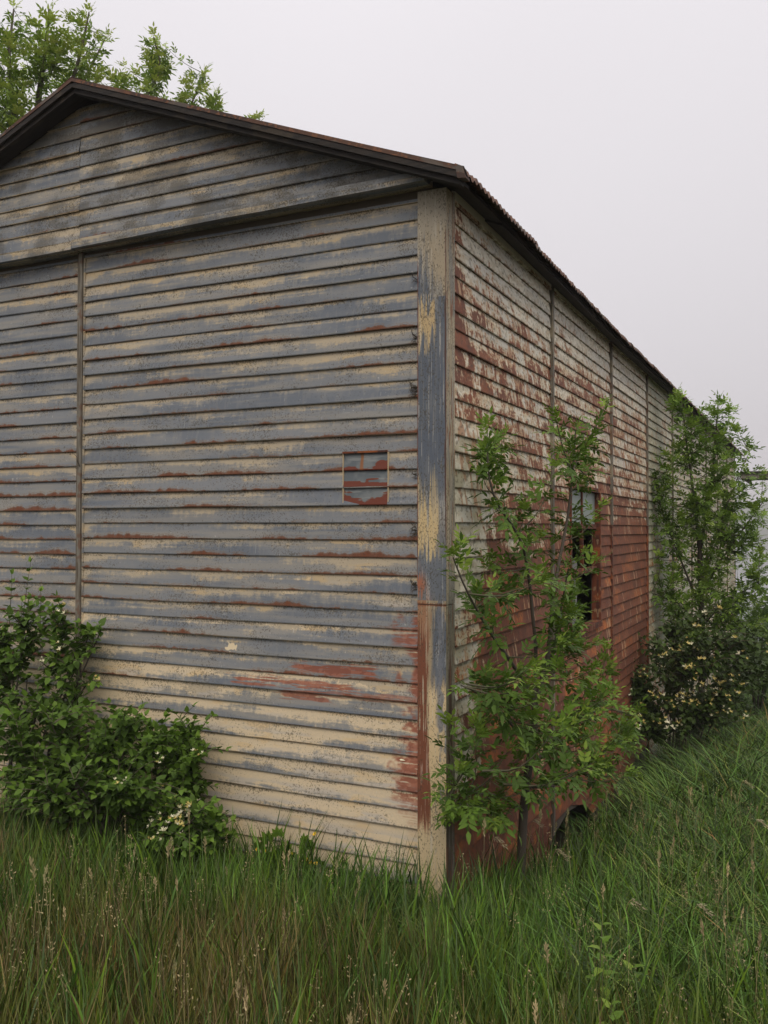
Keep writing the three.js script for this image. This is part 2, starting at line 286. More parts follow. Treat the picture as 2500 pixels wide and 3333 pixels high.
const tRoof = paint(512, 512, 0, 2.6, 0, 2.6, (x, y, o) => {
  const a = fbm(x * 3, y * 3, 4), b = fbm(x * 20, y * 20, 3); o[0] = 84; o[1] = 56; o[2] = 40; put(o, [60, 42, 33], ss(0.42, 0.6, a)); put(o, [112, 72, 46], ss(0.55, 0.68, b)); put(o, [92, 88, 82], ss(0.58, 0.66, fbm(x * 2 + 9, y * 6, 3)) * 0.7); o[3] = b;
});
const tRust = paint(256, 256, 0, 1, 0, 1, (x, y, o) => { const g = fbm(x * 30, y * 9, 4), b = fbm(x * 14, y * 14, 3); o[0] = 104; o[1] = 54; o[2] = 32; put(o, [70, 38, 27], ss(0.42, 0.6, g)); put(o, [150, 84, 40], ss(0.58, 0.7, b) * 0.7); put(o, [150, 128, 100], ss(0.64, 0.7, fbm(x * 40, y * 20, 3)) * 0.7); o[3] = g; });
const tDark = paint(256, 256, 0, 1, 0, 1, (x, y, o) => { const g = fbm(x * 6, y * 90, 4); o[0] = 40; o[1] = 33; o[2] = 27; put(o, [26, 22, 19], ss(0.4, 0.6, g)); put(o, [66, 56, 42], ss(0.6, 0.7, fbm(x * 9, y * 9, 3)) * 0.6); o[3] = g; });
const tPatch = paint(256, 256, -0.64, -0.31, 2.03, 2.37, (x, y, o) => {
  const [n, v] = rowOf(y), s = fbm(x * 9 + n * 7, y * 70, 3), b = fbm(x * 14 + n * 3, y * 18, 3), e = Math.abs(x + 0.475) / 0.14;
  o[0] = 108; o[1] = 114; o[2] = 116; put(o, [82, 90, 96], ss(0.40, 0.65, b) * 0.7); put(o, [142, 145, 143], ss(0.5, 0.72, s) * 0.5);
  const c = (0.40 - v) * 1.3 + (s - 0.5) * 0.6 + (b - 0.5) * 0.35 + (vn(x * 60, y * 90) - 0.5) * 0.15 + (n === 1 ? -0.05 + e * 0.6 - 0.1 : n === 3 ? -0.25 + 0.45 * ss(-0.45, -0.36, x) : 0); put(o, [104, 50, 34], ss(-0.03, 0.08, c)); put(o, [138, 82, 44], ss(0.014, 0.004, Math.abs(x + 0.5) + (b - 0.5) * 0.02) * (n === 3 ? 0.8 : 0)); o[3] = s;
});
const wallMat = (t, bump = 0.0012) => std(0xffffff, 0.78, { map: t.map, bumpMap: t.bump, bumpScale: bump });
const M = {
  front: wallMat(tFront), side: wallMat(tSide), corner: wallMat(tCorner), wood: wallMat(tWood), patch: wallMat(tPatch, 0.0006),
  roof: std(0xffffff, 0.7, { map: tRoof.map, bumpMap: tRoof.bump, bumpScale: 0.001 }), dark: wallMat(tDark, 0.002), backing: std(lin(0.10, 0.085, 0.065), 0.95),
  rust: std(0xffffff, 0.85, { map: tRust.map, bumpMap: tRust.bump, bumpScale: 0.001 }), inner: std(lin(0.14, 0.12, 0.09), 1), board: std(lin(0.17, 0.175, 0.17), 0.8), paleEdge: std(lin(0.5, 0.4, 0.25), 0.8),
  glass: new THREE.MeshPhysicalMaterial({ color: lin(0.30, 0.36, 0.33), roughness: 0.45, transmission: 0.2, thickness: 0, side: THREE.DoubleSide }),
};

// ---------------------------------------------------------------- the barn
const barn = thing('barn', 'long gabled clapboard barn with peeling blue grey paint and a rusty side wall', 'barn');
const PITCH = 0.389, RX = -2.55, RY = 4.869, EX = 0.178, END = -19.5;
const sag = (x, z) => -0.045 * ss(0, -5, z) * clamp((Math.abs(x - RX)) / 2.7);
const roofY = (x, z) => RY - PITCH * Math.abs(x - RX) + sag(x, z);
const FRONT = (a, y, d) => [a, y, d], GABLE = (a, y, d) => [a, y, d + 0.03], SIDE = (a, y, d) => [d, y, -a];
function board(map, flip, a0b, a0t, a1b, a1t, y0, h, uvf, lift = 0) {
  const len = Math.max(a1b - a0b, a1t - a0t), N = Math.max(1, Math.min(8, Math.ceil(len / 0.32))), pos = [], uv = [], idx = [], ph = rnd() * 50, open = 0.0168 + rnd() * 0.004 + (rnd() < 0.12 ? 0.006 : 0);
  const prof = [[[0.001, 0.004], [open - 0.002, 0]], [[open - 0.002, 0], [open, 0.005]], [[open, 0.005], [0.004, h + 0.011]]];
  for (const [p, q] of prof) {
    const o = pos.length / 3;
    for (let i = 0; i <= N; i++) for (const [d, y] of [p, q]) {
      const t = y / h, a = mix(mix(a0b, a1b, i / N), mix(a0t, a1t, i / N), t), w = (fbm(a * 1.7 + ph, y0 * 7, 2) - 0.5), w2 = fbm(a * 2.3 + ph + 9, y0 * 3, 2) - 0.5, low = 1 - clamp(t);
      const P = map(a, y0 + y + w * 0.007 * low, Math.max(0.001, d + w2 * 0.007 * low + lift)); pos.push(...P); uv.push(...uvf(a, y0 + y));
    }
    for (let i = 0; i < N; i++) { const k = o + i * 2; flip ? idx.push(k, k + 1, k + 2, k + 1, k + 3, k + 2) : idx.push(k, k + 2, k + 1, k + 1, k + 2, k + 3); }
  }
  const g = new THREE.BufferGeometry(); g.setAttribute('position', new THREE.Float32BufferAttribute(pos, 3)); g.setAttribute('uv', new THREE.Float32BufferAttribute(uv, 2)); g.setIndex(idx); g.computeVertexNormals(); return g;
}
// --- front wall and gable
reseed(11);
{
  const sh = new THREE.Shape([[-5.28, -0.6], [0, -0.6], [0, 3.80], [RX, 4.80], [-5.28, 3.74]].map(([x, y]) => new THREE.Vector2(x, y)));
  const g = new THREE.ExtrudeGeometry(sh, { depth: 0.06, bevelEnabled: false }); g.translate(0, 0, -0.06);
  const wall = part('front_wall', g, M.backing, barn);
  for (let k = -24; k <= 17; k++) {
    const y0 = 1.95 + 0.1 * k;
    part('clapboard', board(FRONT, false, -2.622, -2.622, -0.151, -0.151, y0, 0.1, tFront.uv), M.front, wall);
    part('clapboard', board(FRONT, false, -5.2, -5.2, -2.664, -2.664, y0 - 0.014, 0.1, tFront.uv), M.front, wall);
  }
  const lim = (y) => (RY - 0.045 - y) / PITCH;
  for (let k = 19; k <= 28; k++) {
    const y0 = 1.955 + 0.1 * k + 0.015, b = lim(y0), t = lim(y0 + 0.1);
    if (b < 0.15) break;
    part('clapboard', board(GABLE, false, -2.6385, -2.6385, Math.min(RX + b, -0.04), Math.max(-2.63, Math.min(RX + t, -0.04)), y0, 0.1, tFront.uv), M.front, wall);
    part('clapboard', board(GABLE, false, Math.max(RX - b, -5.2), Math.min(-2.65, Math.max(RX - t, -5.2)), -2.641, -2.641, y0 - 0.004, 0.1, tFront.uv), M.front, wall);
  }
  const uvW = (x, y, z, nx, ny) => (Math.abs(ny) > 0.5 ? [z, x] : [y, x]), uvF = (x, y) => tFront.uv(x, y);
  // header boards that cover the door track, each slightly out of level
  const hdr = (x0, x1, y, hh, tilt) => { const g = new THREE.BoxGeometry(x1 - x0, hh, 0.125, 10, 1, 1); const p = g.attributes.position; for (let i = 0; i < p.count; i++) p.setXYZ(i, p.getX(i), p.getY(i) + p.getX(i) * tilt + (fbm(p.getX(i) * 1.5 + x0, 4, 2) - 0.5) * 0.012, p.getZ(i)); g.translate((x0 + x1) / 2, y, 0.0635); const q = g.attributes.position, uv = g.attributes.uv; for (let i = 0; i < q.count; i++) uv.setXY(i, ...tFront.uv(q.getX(i), q.getY(i) + q.getZ(i))); g.computeVertexNormals(); part('header_board', g, M.front, barn); };
  hdr(-2.632, -0.068, 3.832, 0.056, 0.0105); hdr(-5.2, -2.636, 3.806, 0.05, 0.0);
  part('door_track_strip', box(-5.2, -2.664, 3.735, 3.752, 0.0, 0.016, uvF), M.front, barn);
  part('door_track_strip', box(-2.622, -0.151, 3.748, 3.766, 0.0, 0.016, uvF), M.front, barn);
  const uvB = (x, y, z) => [x * 3 + z * 3, y];
  part('batten', box(-2.663, -2.623, 1.16, 3.80, 0.0, 0.036, uvB), M.wood, barn); part('batten', box(-2.660, -2.624, -0.6, 1.155, 0.0, 0.032, uvB), M.wood, barn);
  part('edge_strip', box(-2.6225, -2.612, -0.6, 3.745, 0.0, 0.022, uvF), M.front, barn);
  const uvC = (x, y, z, nx, ny, nz) => tCorner.uv(Math.abs(nx) > 0.5 && x > 0 ? 0.172 + clamp(0.022 - z, 0, 0.126) : clamp(x + 0.15, 0.001, 0.170), y);
  part('corner_board', box(-0.150, 0.022, 1.499, 3.80, 0.0, 0.024, uvC), M.corner, barn); part('corner_board', box(-0.149, 0.0205, -0.6, 1.4955, 0.0, 0.022, uvC), M.corner, barn);
  part('corner_board', box(0.0, 0.022, 1.499, 3.80, -0.107, 0.0, uvC), M.corner, barn); part('corner_board', box(0.0, 0.0205, -0.8, 1.4955, -0.107, 0.0, uvC), M.corner, barn);
  // square repair of three short boards
  const rp = new THREE.Group(); rp.name = 'repair_patch'; rp.userData.label = 'square repair of three rusty boards'; barn.add(rp);
  for (let k = 1; k <= 3; k++) part('patch_board', board(FRONT, false, -0.617, -0.617, -0.336, -0.336, 1.952 + 0.1 * k, 0.096, tPatch.uv, 0.005), M.patch, rp);
  part('patch_flashing', box(-0.623, -0.337, 2.350, 2.361, 0.0, 0.029), M.rust, rp);
  part('patch_edge', box(-0.6235, -0.6185, 2.055, 2.348, 0.0, 0.0235), M.paleEdge, rp); part('patch_edge', box(-0.3345, -0.3295, 2.055, 2.35, 0.0, 0.0235), M.paleEdge, rp);
}
// --- side wall with window and torn hole
const BAYS = [0.109, 2.150, 4.355, 6.430, 8.520, 10.62, 12.75, 14.85, 16.95, 19.2];
const WIN = { a0: 2.76, a1: 3.84, y0: 1.06, y1: 2.25 };
const holeA = (y) => { const t = clamp((y + 1.0) / 0.60); return [2.72 - 1.02 * Math.sqrt(1 - t * t), 2.72 + 1.0 * Math.sqrt(1 - t * t)]; };
{
  const sh = new THREE.Shape([[0.0, -1.6], [-END, -1.6], [-END, 3.80], [0.0, 3.80]].map(([x, y]) => new THREE.Vector2(x, y)));
  const rect = new THREE.Path([[WIN.a0, WIN.y0], [WIN.a1, WIN.y0], [WIN.a1, WIN.y1], [WIN.a0, WIN.y1]].map(([x, y]) => new THREE.Vector2(x, y))); sh.holes.push(rect);
  const hp = []; for (let i = 0; i <= 10; i++) hp.push(new THREE.Vector2(holeA(-1.0 + 0.06 * i)[0], -1.0 + 0.06 * i)); for (let i = 9; i >= 0; i--) hp.push(new THREE.Vector2(holeA(-1.0 + 0.06 * i)[1], -1.0 + 0.06 * i)); sh.holes.push(new THREE.Path(hp));
  const g = new THREE.ExtrudeGeometry(sh, { depth: 0.06, bevelEnabled: false }); g.rotateY(Math.PI / 2); g.translate(-0.06, 0, 0);
  const wall = part('side_wall', g, M.backing, barn), rest = [];
  const wrapUV = (a, y) => tSide.uv(a < 8.52 ? a : 6.45 + ((a - 8.52) % 2.05), y);
  for (let b = 0; b + 1 < BAYS.length; b++) for (let k = b < 3 ? -26 : -30; k <= 18; k++) {
    const y0 = 1.95 + 0.1 * k, s0 = BAYS[b] + (b ? 0.045 : 0), s1 = BAYS[b + 1] - 0.002, segs = [];
    if (b === 1 && y0 + 0.1 > WIN.y0 + 0.02 && y0 < WIN.y1 - 0.02) segs.push([s0, s0, WIN.a0 - 0.031, WIN.a0 - 0.031], [WIN.a1 + 0.031, WIN.a1 + 0.031, s1, s1]);
    else if (b < 2 && y0 < -0.41) { const B = holeA(y0), T = holeA(Math.min(y0 + 0.1, -0.4)); b === 0 ? segs.push([s0, s0, Math.min(s1, B[0]), Math.min(s1, T[0])]) : segs.push([Math.max(s0, B[1]), Math.max(s0, T[1]), s1, s1]); }
    else segs.push([s0, s0, s1, s1]);
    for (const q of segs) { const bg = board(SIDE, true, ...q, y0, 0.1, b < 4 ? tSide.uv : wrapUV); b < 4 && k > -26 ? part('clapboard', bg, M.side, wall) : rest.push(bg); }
  }
  const r = part('far_clapboards', mergeGeometries(rest), M.side, barn); r.userData.kind = 'stuff';
  const uvB = (x, y, z) => [x * 3 + z * 3, y];
  for (let b = 1; b + 1 < BAYS.length; b++) {
    const a = BAYS[b], rusty = b === 2 || b === 3, yb = b === 1 ? -0.42 : -1.6;
    part('batten', box(0.0, 0.034, rusty ? 1.95 : yb, 3.79, -a - 0.043, -a, uvB), M.wood, barn);
    if (rusty) part('batten', box(0.0, 0.032, -1.6, 1.948, -a - 0.042, -a, uvB), M.rust, barn);
  }
  part('frieze_board', box(0.0, 0.022, 3.775, 3.84, -BAYS[9], -0.112, (x, y, z) => tSide.uv(0.9 + (-z % 1), 3.7)), M.side, barn);
}
// --- window: two columns, three rows; glass left only in the top row
{
  const w = new THREE.Group(); w.name = 'window'; barn.add(w); const { a0, a1, y0, y1 } = WIN, am = (a0 + a1) / 2;
  const b = (n, A0, A1, Y0, Y1, x0, x1, m) => part(n, box(x0, x1, Y0, Y1, -A1, -A0), m, w);
  b('casing', a0 - 0.030, a0 + 0.002, y0 - 0.04, y1 + 0.04, -0.055, 0.028, M.rust); b('casing', a1 - 0.002, a1 + 0.030, y0 - 0.04, y1 + 0.04, -0.055, 0.028, M.rust);
  b('casing', a0 + 0.003, a1 - 0.003, y1 + 0.0, y1 + 0.038, -0.055, 0.027, M.rust); b('sill', a0 + 0.003, a1 - 0.003, y0 - 0.05, y0 + 0.005, -0.055, 0.045, M.rust);
  b('sash_rail', a0 + 0.003, a1 - 0.003, 1.915, 1.955, -0.045, -0.01, M.rust); b('sash_rail', a0 + 0.003, a1 - 0.003, 1.52, 1.565, -0.045, -0.008, M.rust);
  b('muntin', am - 0.014, am + 0.014, 1.956, y1 - 0.001, -0.04, -0.012, M.rust);
  const lean = box(-0.014, 0.014, -0.19, 0.19, -0.015, 0.015); lean.rotateX(0.10); lean.translate(-0.026, 1.741, -am - 0.02); part('muntin', lean, M.rust, w);
  b('pane', a0 + 0.004, am - 0.016, 1.957, y1 - 0.002, -0.030, -0.026, M.glass); b('pane', am + 0.016, a1 - 0.004, 1.957, y1 - 0.002, -0.030, -0.026, M.glass);
  const bp = b('boarded_pane', a0 + 0.004, am - 0.06, y0 + 0.006, 1.64, -0.066, -0.05, M.board); bp.userData.label = 'grey board leaning in the lower window opening';
}
// --- closing walls, floor
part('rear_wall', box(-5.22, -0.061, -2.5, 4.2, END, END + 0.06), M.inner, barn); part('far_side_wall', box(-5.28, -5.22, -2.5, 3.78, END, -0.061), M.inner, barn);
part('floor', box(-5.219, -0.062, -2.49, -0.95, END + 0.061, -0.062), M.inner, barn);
// --- roof
{
  const zs = []; for (let z = 0.19; z > END - 0.2; z -= 0.8) zs.push(z); zs.push(END - 0.2);
  const slab = (s) => loft(zs, (z) => { const q = []; for (const [x, dy] of [[RX, -0.018], [RX + s * 2.69, -0.018], [RX + s * 2.69, -0.045], [RX, -0.045]]) q.push([x, roofY(x, z) + dy]); return s > 0 ? q : q.reverse(); });
  const roof = part('roof', mergeGeometries([slab(1), slab(-1)]), M.dark, barn);
  const wave = 0.068;
  for (const s of [1, -1]) for (let z0 = 0.215, i = 0; z0 > END - 0.1; z0 -= 0.68, i++) {
    const pos = [], uv = [], idx = [], nz = s > 0 ? 81 : 21, nx = 6, lift = rnd() * 0.006, drop = (rnd() - 0.5) * 0.03;
    for (let j = 0; j < nx; j++) for (let k = 0; k < nz; k++) {
      const z = z0 - (0.70) * k / (nz - 1), x = RX + s * ((2.735 + drop) * Math.min(1, j / (nx - 2)) + (j === nx - 1 ? 0.012 : 0)), edge = (j >= nx - 2 ? (fbm(z * 9, s + 3, 2) - 0.5) * 0.02 : 0) - (j === nx - 1 ? 0.026 : 0);
      pos.push(x, roofY(x, z) + lift + 0.004 + 0.009 * Math.sin(z / wave * 6.28318) + edge, z); uv.push(z, s * j * 0.68);
    }
    for (let j = 0; j + 1 < nx; j++) for (let k = 0; k + 1 < nz; k++) { const a = j * nz + k, b = a + nz; s > 0 ? idx.push(a, b, a + 1, b, b + 1, a + 1) : idx.push(a, a + 1, b, b, a + 1, b + 1); }
    const g = new THREE.BufferGeometry(); g.setAttribute('position', new THREE.Float32BufferAttribute(pos, 3)); g.setAttribute('uv', new THREE.Float32BufferAttribute(uv, 2)); g.setIndex(idx); g.computeVertexNormals();
    part('roof_sheet', g, M.roof, roof);
  }
  // rake trim on the gable: outer board, inner moulding, soffit strip; then ridge cap and eave drip edge
  const rake = (s, n, z0, z1, top, bot, mat) => part(n, loft([z1, z0], (z) => { const q = [[RX, RY + top], [RX + s * 2.72, RY - PITCH * 2.72 + top], [RX + s * 2.72, RY - PITCH * 2.72 + bot], [RX, RY + bot]]; return s > 0 ? q : q.reverse(); }), mat, barn);
  for (const s of [1, -1]) { rake(s, 'rake_board', 0.192, 0.214, -0.004, -0.048, M.dark); rake(s, 'rake_moulding', 0.140, 0.1915, -0.0455, -0.078, M.dark); rake(s, 'rake_moulding', 0.062, 0.1395, -0.0455, -0.064, M.dark); rake(s, 'rake_drip_edge', 0.2145, 0.219, 0.012, -0.012, M.roof); }
  part('ridge_cap', loft([0.218, -6, END - 0.22], (z) => [[RX - 0.10, RY - 0.10 * PITCH + 0.016], [RX, RY + 0.017], [RX + 0.10, RY - 0.10 * PITCH + 0.016], [RX, RY + 0.021]]), M.roof, barn);
  part('soffit', loft(zs.slice(1), (z) => { const f = (x) => roofY(x, z) - 0.048; return [[0.024, f(0.024)], [0.135, f(0.135)], [0.135, f(0.135) - 0.012], [0.024, f(0.024) - 0.012]]; }), M.dark, barn);
  const tip = loft([0.221, 0.155], () => [[EX - 0.03, roofY(EX - 0.03, 0) + 0.02], [EX + 0.014, roofY(EX + 0.014, 0) + 0.014], [EX + 0.032, roofY(EX, 0) - 0.055], [EX - 0.015, roofY(EX, 0) - 0.05]]); part('eave_end_cap', tip, M.roof, barn);
}
// ---------------------------------------------------------------- foliage tools
const leafMat = (r, g, b, rough = 0.6, tr = 0.42) => new THREE.MeshPhysicalMaterial({ color: lin(r, g, b), roughness: rough, specularIntensity: 0.4, transmission: tr, thickness: 0, side: THREE.DoubleSide });
const plainLeaf = (r, g, b, rough = 0.55) => std(lin(r, g, b), rough, { vertexColors: false });
const MAT = {
  leafDark: leafMat(0.085, 0.160, 0.020), leafMid: leafMat(0.145, 0.260, 0.028), leafYoung: leafMat(0.235, 0.350, 0.045), leafWhite: leafMat(1, 1, 1),
  bark: std(lin(0.075, 0.062, 0.048), 0.9), twig: std(lin(0.085, 0.080, 0.045), 0.85), deadTwig: std(lin(0.23, 0.20, 0.16), 0.9),
  petalWhite: std(lin(0.70, 0.68, 0.48), 0.6), petalYellow: std(lin(0.60, 0.50, 0.17), 0.6), buttercup: std(lin(0.78, 0.48, 0.02), 0.4), straw: std(lin(0.36, 0.27, 0.13), 0.8), pale: std(lin(0.42, 0.36, 0.22), 0.8),
};
const TONES = { dark: [0.085, 0.160, 0.020], mid: [0.145, 0.260, 0.028], young: [0.235, 0.350, 0.045] };
function leaflet(len, w, fold = 0.25, droop = 0.15) {
  const y = [0, 0.3, 0.66, 1], hw = [0, 0.5, 0.36, 0], z = (t) => -droop * t * t * len, P = [];
  for (let i = 0; i < 4; i++) P.push([0, y[i] * len, z(y[i])]);
  for (const s of [-1, 1]) for (const i of [1, 2]) P.push([s * hw[i] * w, y[i] * len, z(y[i]) + fold * hw[i] * w]);
  const g = new THREE.BufferGeometry(); g.setAttribute('position', new THREE.Float32BufferAttribute(P.flat(), 3));
  g.setIndex([0, 1, 4, 4, 1, 2, 4, 2, 5, 5, 2, 3, 0, 6, 1, 6, 2, 1, 6, 7, 2, 7, 3, 2]); g.computeVertexNormals(); return g;
}
function compound(pairs, L, ll, lw, sd) {
  reseed(sd); const out = [], q = new THREE.Quaternion(), m = new THREE.Matrix4(), e = new THREE.Euler(), bend = (t) => -0.16 * t * t * L;
  for (let i = 0; i <= pairs; i++) {
    const t = i === pairs ? 1 : 0.34 + 0.58 * i / pairs;
    for (const s of i === pairs ? [0] : [-1, 1]) {
      const g = leaflet(ll * rr(0.85, 1.1) * (i === 0 ? 0.8 : 1), lw * rr(0.9, 1.1), rr(0.1, 0.4), rr(0.05, 0.3)); e.set(rr(-0.25, 0.1), s * rr(-0.3, 0.3), s * -(0.85 + rr(-0.2, 0.2)) + (s ? 0 : rr(-0.15, 0.15))); q.setFromEuler(e);
      g.applyMatrix4(m.compose(V(0, t * L, bend(t)), q, V(1, 1, 1))); out.push(g);
    }
  }
  const pts = []; for (let i = 0; i <= 3; i++) pts.push(V(0, i / 3 * L, bend(i / 3))); const st = tube(pts, 0.0018, 0.0009, 3); st.deleteAttribute('uv'); out.push(st);
  return mergeGeometries(out.map((g) => g.toNonIndexed()));
}
const X_ = V(0, 0, 0), Q_ = new THREE.Quaternion(), B_ = new THREE.Matrix4();
function leafMatrix(pos, fwd, up, s) {
  const f = fwd.clone().normalize(), n = up.clone().sub(f.clone().multiplyScalar(up.dot(f))); if (n.lengthSq() < 1e-4) n.set(1, 0, 0).sub(f.clone().multiplyScalar(f.x)); n.normalize();
  X_.copy(f).cross(n); B_.makeBasis(X_, f, n); return new THREE.Matrix4().compose(pos, Q_.setFromRotationMatrix(B_), V(s, s, s));
}
class Plant {
  constructor(name, label, category, group, base) { this.root = thing(name, label, category, group, base); this.base = base.clone(); this.leaves = []; this.flowers = []; this.stems = []; this.twigs = []; }
  stem(pts, r0, r1, sides = 6) { this.stems.push(tube(pts.map((p) => p.clone().sub(this.base)), r0, r1, sides)); }
  twig(pts, r0, r1) { this.twigs.push(tube(pts.map((p) => p.clone().sub(this.base)), r0, r1, 4)); }
  // opposite leaves along a shoot, turning a quarter from node to node; the newest leaves, at the growing end, are smaller and yellower
  shoot(pts, o) {
    const c = new THREE.CatmullRomCurve3(pts), L = c.getLength(), n = Math.max(2, Math.round(L * (1 - o.from) / o.gap)); let az = rnd() * 6.28;
    for (let i = 0; i <= n; i++) {
      const t = o.from + (1 - o.from) * i / n, p = c.getPointAt(Math.min(t, 1)), T = c.getTangentAt(Math.min(t, 1)), u = i / n; az += 1.57 + rr(-0.3, 0.3);
      const s1 = (Math.abs(T.y) < 0.9 ? V(0, 1, 0) : V(1, 0, 0)).cross(T).normalize(), s2 = T.clone().cross(s1);
      const tip = i === n ? o.tip ?? 3 : 2;
      for (let k = 0; k < tip; k++) {
        if (rnd() < (o.skip ?? 0.06)) continue;
        const a = az + k * 6.2832 / tip, rad = s1.clone().multiplyScalar(Math.cos(a)).addScaledVector(s2, Math.sin(a)), sp = mix(o.spread ?? 1.15, o.tipSpread ?? 0.55, Math.pow(u, 3)) + rr(-0.2, 0.2);
        const f = T.clone().multiplyScalar(Math.cos(sp)).addScaledVector(rad, Math.sin(sp)); f.y += mix(-0.12, 0.25, u * u) + rr(-0.12, 0.12);
        const sc = o.size * rr(0.75, 1.1) * mix(1, o.tipSize ?? 0.6, Math.pow(u, 2.5)), up = V(rr(-0.5, 0.5), 1, rr(-0.5, 0.5));
        this.leaves.push({ m: leafMatrix(p.clone().sub(this.base), f, up, sc), fresh: clamp(Math.pow(u, 2) * (o.young ?? 0.7) + rr(-0.25, 0.3)), w: p });
      }
    }
  }
  // connect a tip to the nearest lower point of the skeleton and clothe the new branch
  reach(tip, skel, o) {
    let best = null, bd = 1e9; for (const s of skel) { const d = s.distanceTo(tip) + Math.max(0, s.y - tip.y + 0.05) * 2; if (d < bd) { bd = d; best = s; } }
    const L = best.distanceTo(tip), lim = o.maxLen ?? 9, from = L > lim ? tip.clone().lerp(best, lim / L) : best, mid = from.clone().lerp(tip, 0.5); mid.y -= L * (o.sweep ?? 0.08); mid.x += rr(-0.06, 0.06) * L; mid.z += rr(-0.06, 0.06) * L;
    const pts = curve([from, mid, tip], 6); this.twig(pts, Math.min(0.009, 0.003 + L * 0.006), 0.0016); this.shoot(pts, o); return pts;
  }
  finish(leafGeos, nParts, cols = TONES, leafName = 'leaf', stemName = 'trunk') {
    if (this.stems.length) part(stemName, mergeGeometries(this.stems), MAT.bark, this.root);
    if (this.twigs.length) part('branches', mergeGeometries(this.twigs), MAT.twig, this.root).userData.kind = 'stuff';
    const cam = camera.position, key = (l) => { const v = l.w.clone().project(camera); const inF = Math.abs(v.x) < 1 && Math.abs(v.y) < 1; return (inF ? 0 : 100) + l.w.distanceTo(cam) * 1.0 - l.m.getMaxScaleOnAxis() * 0.5; };
    const all = this.leaves.map((l) => [key(l), l]).sort((a, b) => a[0] - b[0]).map((e) => e[1]), near = all.slice(0, nParts), rest = all.slice(nParts);
    near.forEach((l, i) => { const m = part(leafName, leafGeos[i % leafGeos.length], l.fresh < 0.28 ? MAT.leafDark : l.fresh < 0.62 ? MAT.leafMid : MAT.leafYoung, this.root); l.m.decompose(m.position, m.quaternion, m.scale); });
    if (rest.length) {
      const per = leafGeos.length;
      for (let k = 0; k < per; k++) {
        const mine = rest.filter((_, i) => i % per === k); if (!mine.length) continue;
        const im = shade(new THREE.InstancedMesh(leafGeos[k], MAT.leafWhite, mine.length)), c = new THREE.Color();
        mine.forEach((l, i) => { im.setMatrixAt(i, l.m); const a = cols.dark, b = cols.mid, d = cols.young, w = l.fresh, j = rr(0.8, 1.2); const f = (q) => (w < 0.5 ? mix(a[q], b[q], w * 2) : mix(b[q], d[q], w * 2 - 1)) * j; c.setRGB(f(0), f(1), f(2)); im.setColorAt(i, c); });
        im.name = 'foliage'; im.userData.kind = 'stuff'; this.root.add(im);
      }
    }
    return this.root;
  }
}
const inEllipse = (u, v, ru, rv) => { const a = rnd() * 6.2832, r = Math.sqrt(rnd()); return [u + ru * r * Math.cos(a), v + rv * r * Math.sin(a)]; };
function flowerGeo(n, len, w, open, sd) {
  reseed(sd); const out = [], m = new THREE.Matrix4(), q = new THREE.Quaternion(), e = new THREE.Euler();
  for (let i = 0; i < n; i++) { const g = leaflet(len * rr(0.7, 1.1), w, 0.3, rr(-0.1, 0.5)); e.set(open * rr(0.6, 1.2), i / n * 6.2832 + rr(-0.3, 0.3), 0, 'YXZ'); q.setFromEuler(e); g.applyMatrix4(m.compose(V(0, 0, 0), q, V(1, 1, 1))); out.push(g); }
  return mergeGeometries(out);
}
const HONEY = [flowerGeo(9, 0.026, 0.007, 1.15, 3), flowerGeo(7, 0.024, 0.008, 0.95, 4), flowerGeo(12, 0.028, 0.006, 1.3, 5)];
const ASH = [compound(3, 0.165, 0.090, 0.034, 21), compound(2, 0.140, 0.092, 0.036, 22), compound(3, 0.185, 0.085, 0.031, 23)];
const OVAL = [leaflet(0.048, 0.036, 0.22, 0.2), leaflet(0.043, 0.034, 0.15, 0.35), leaflet(0.052, 0.034, 0.3, 0.1)];

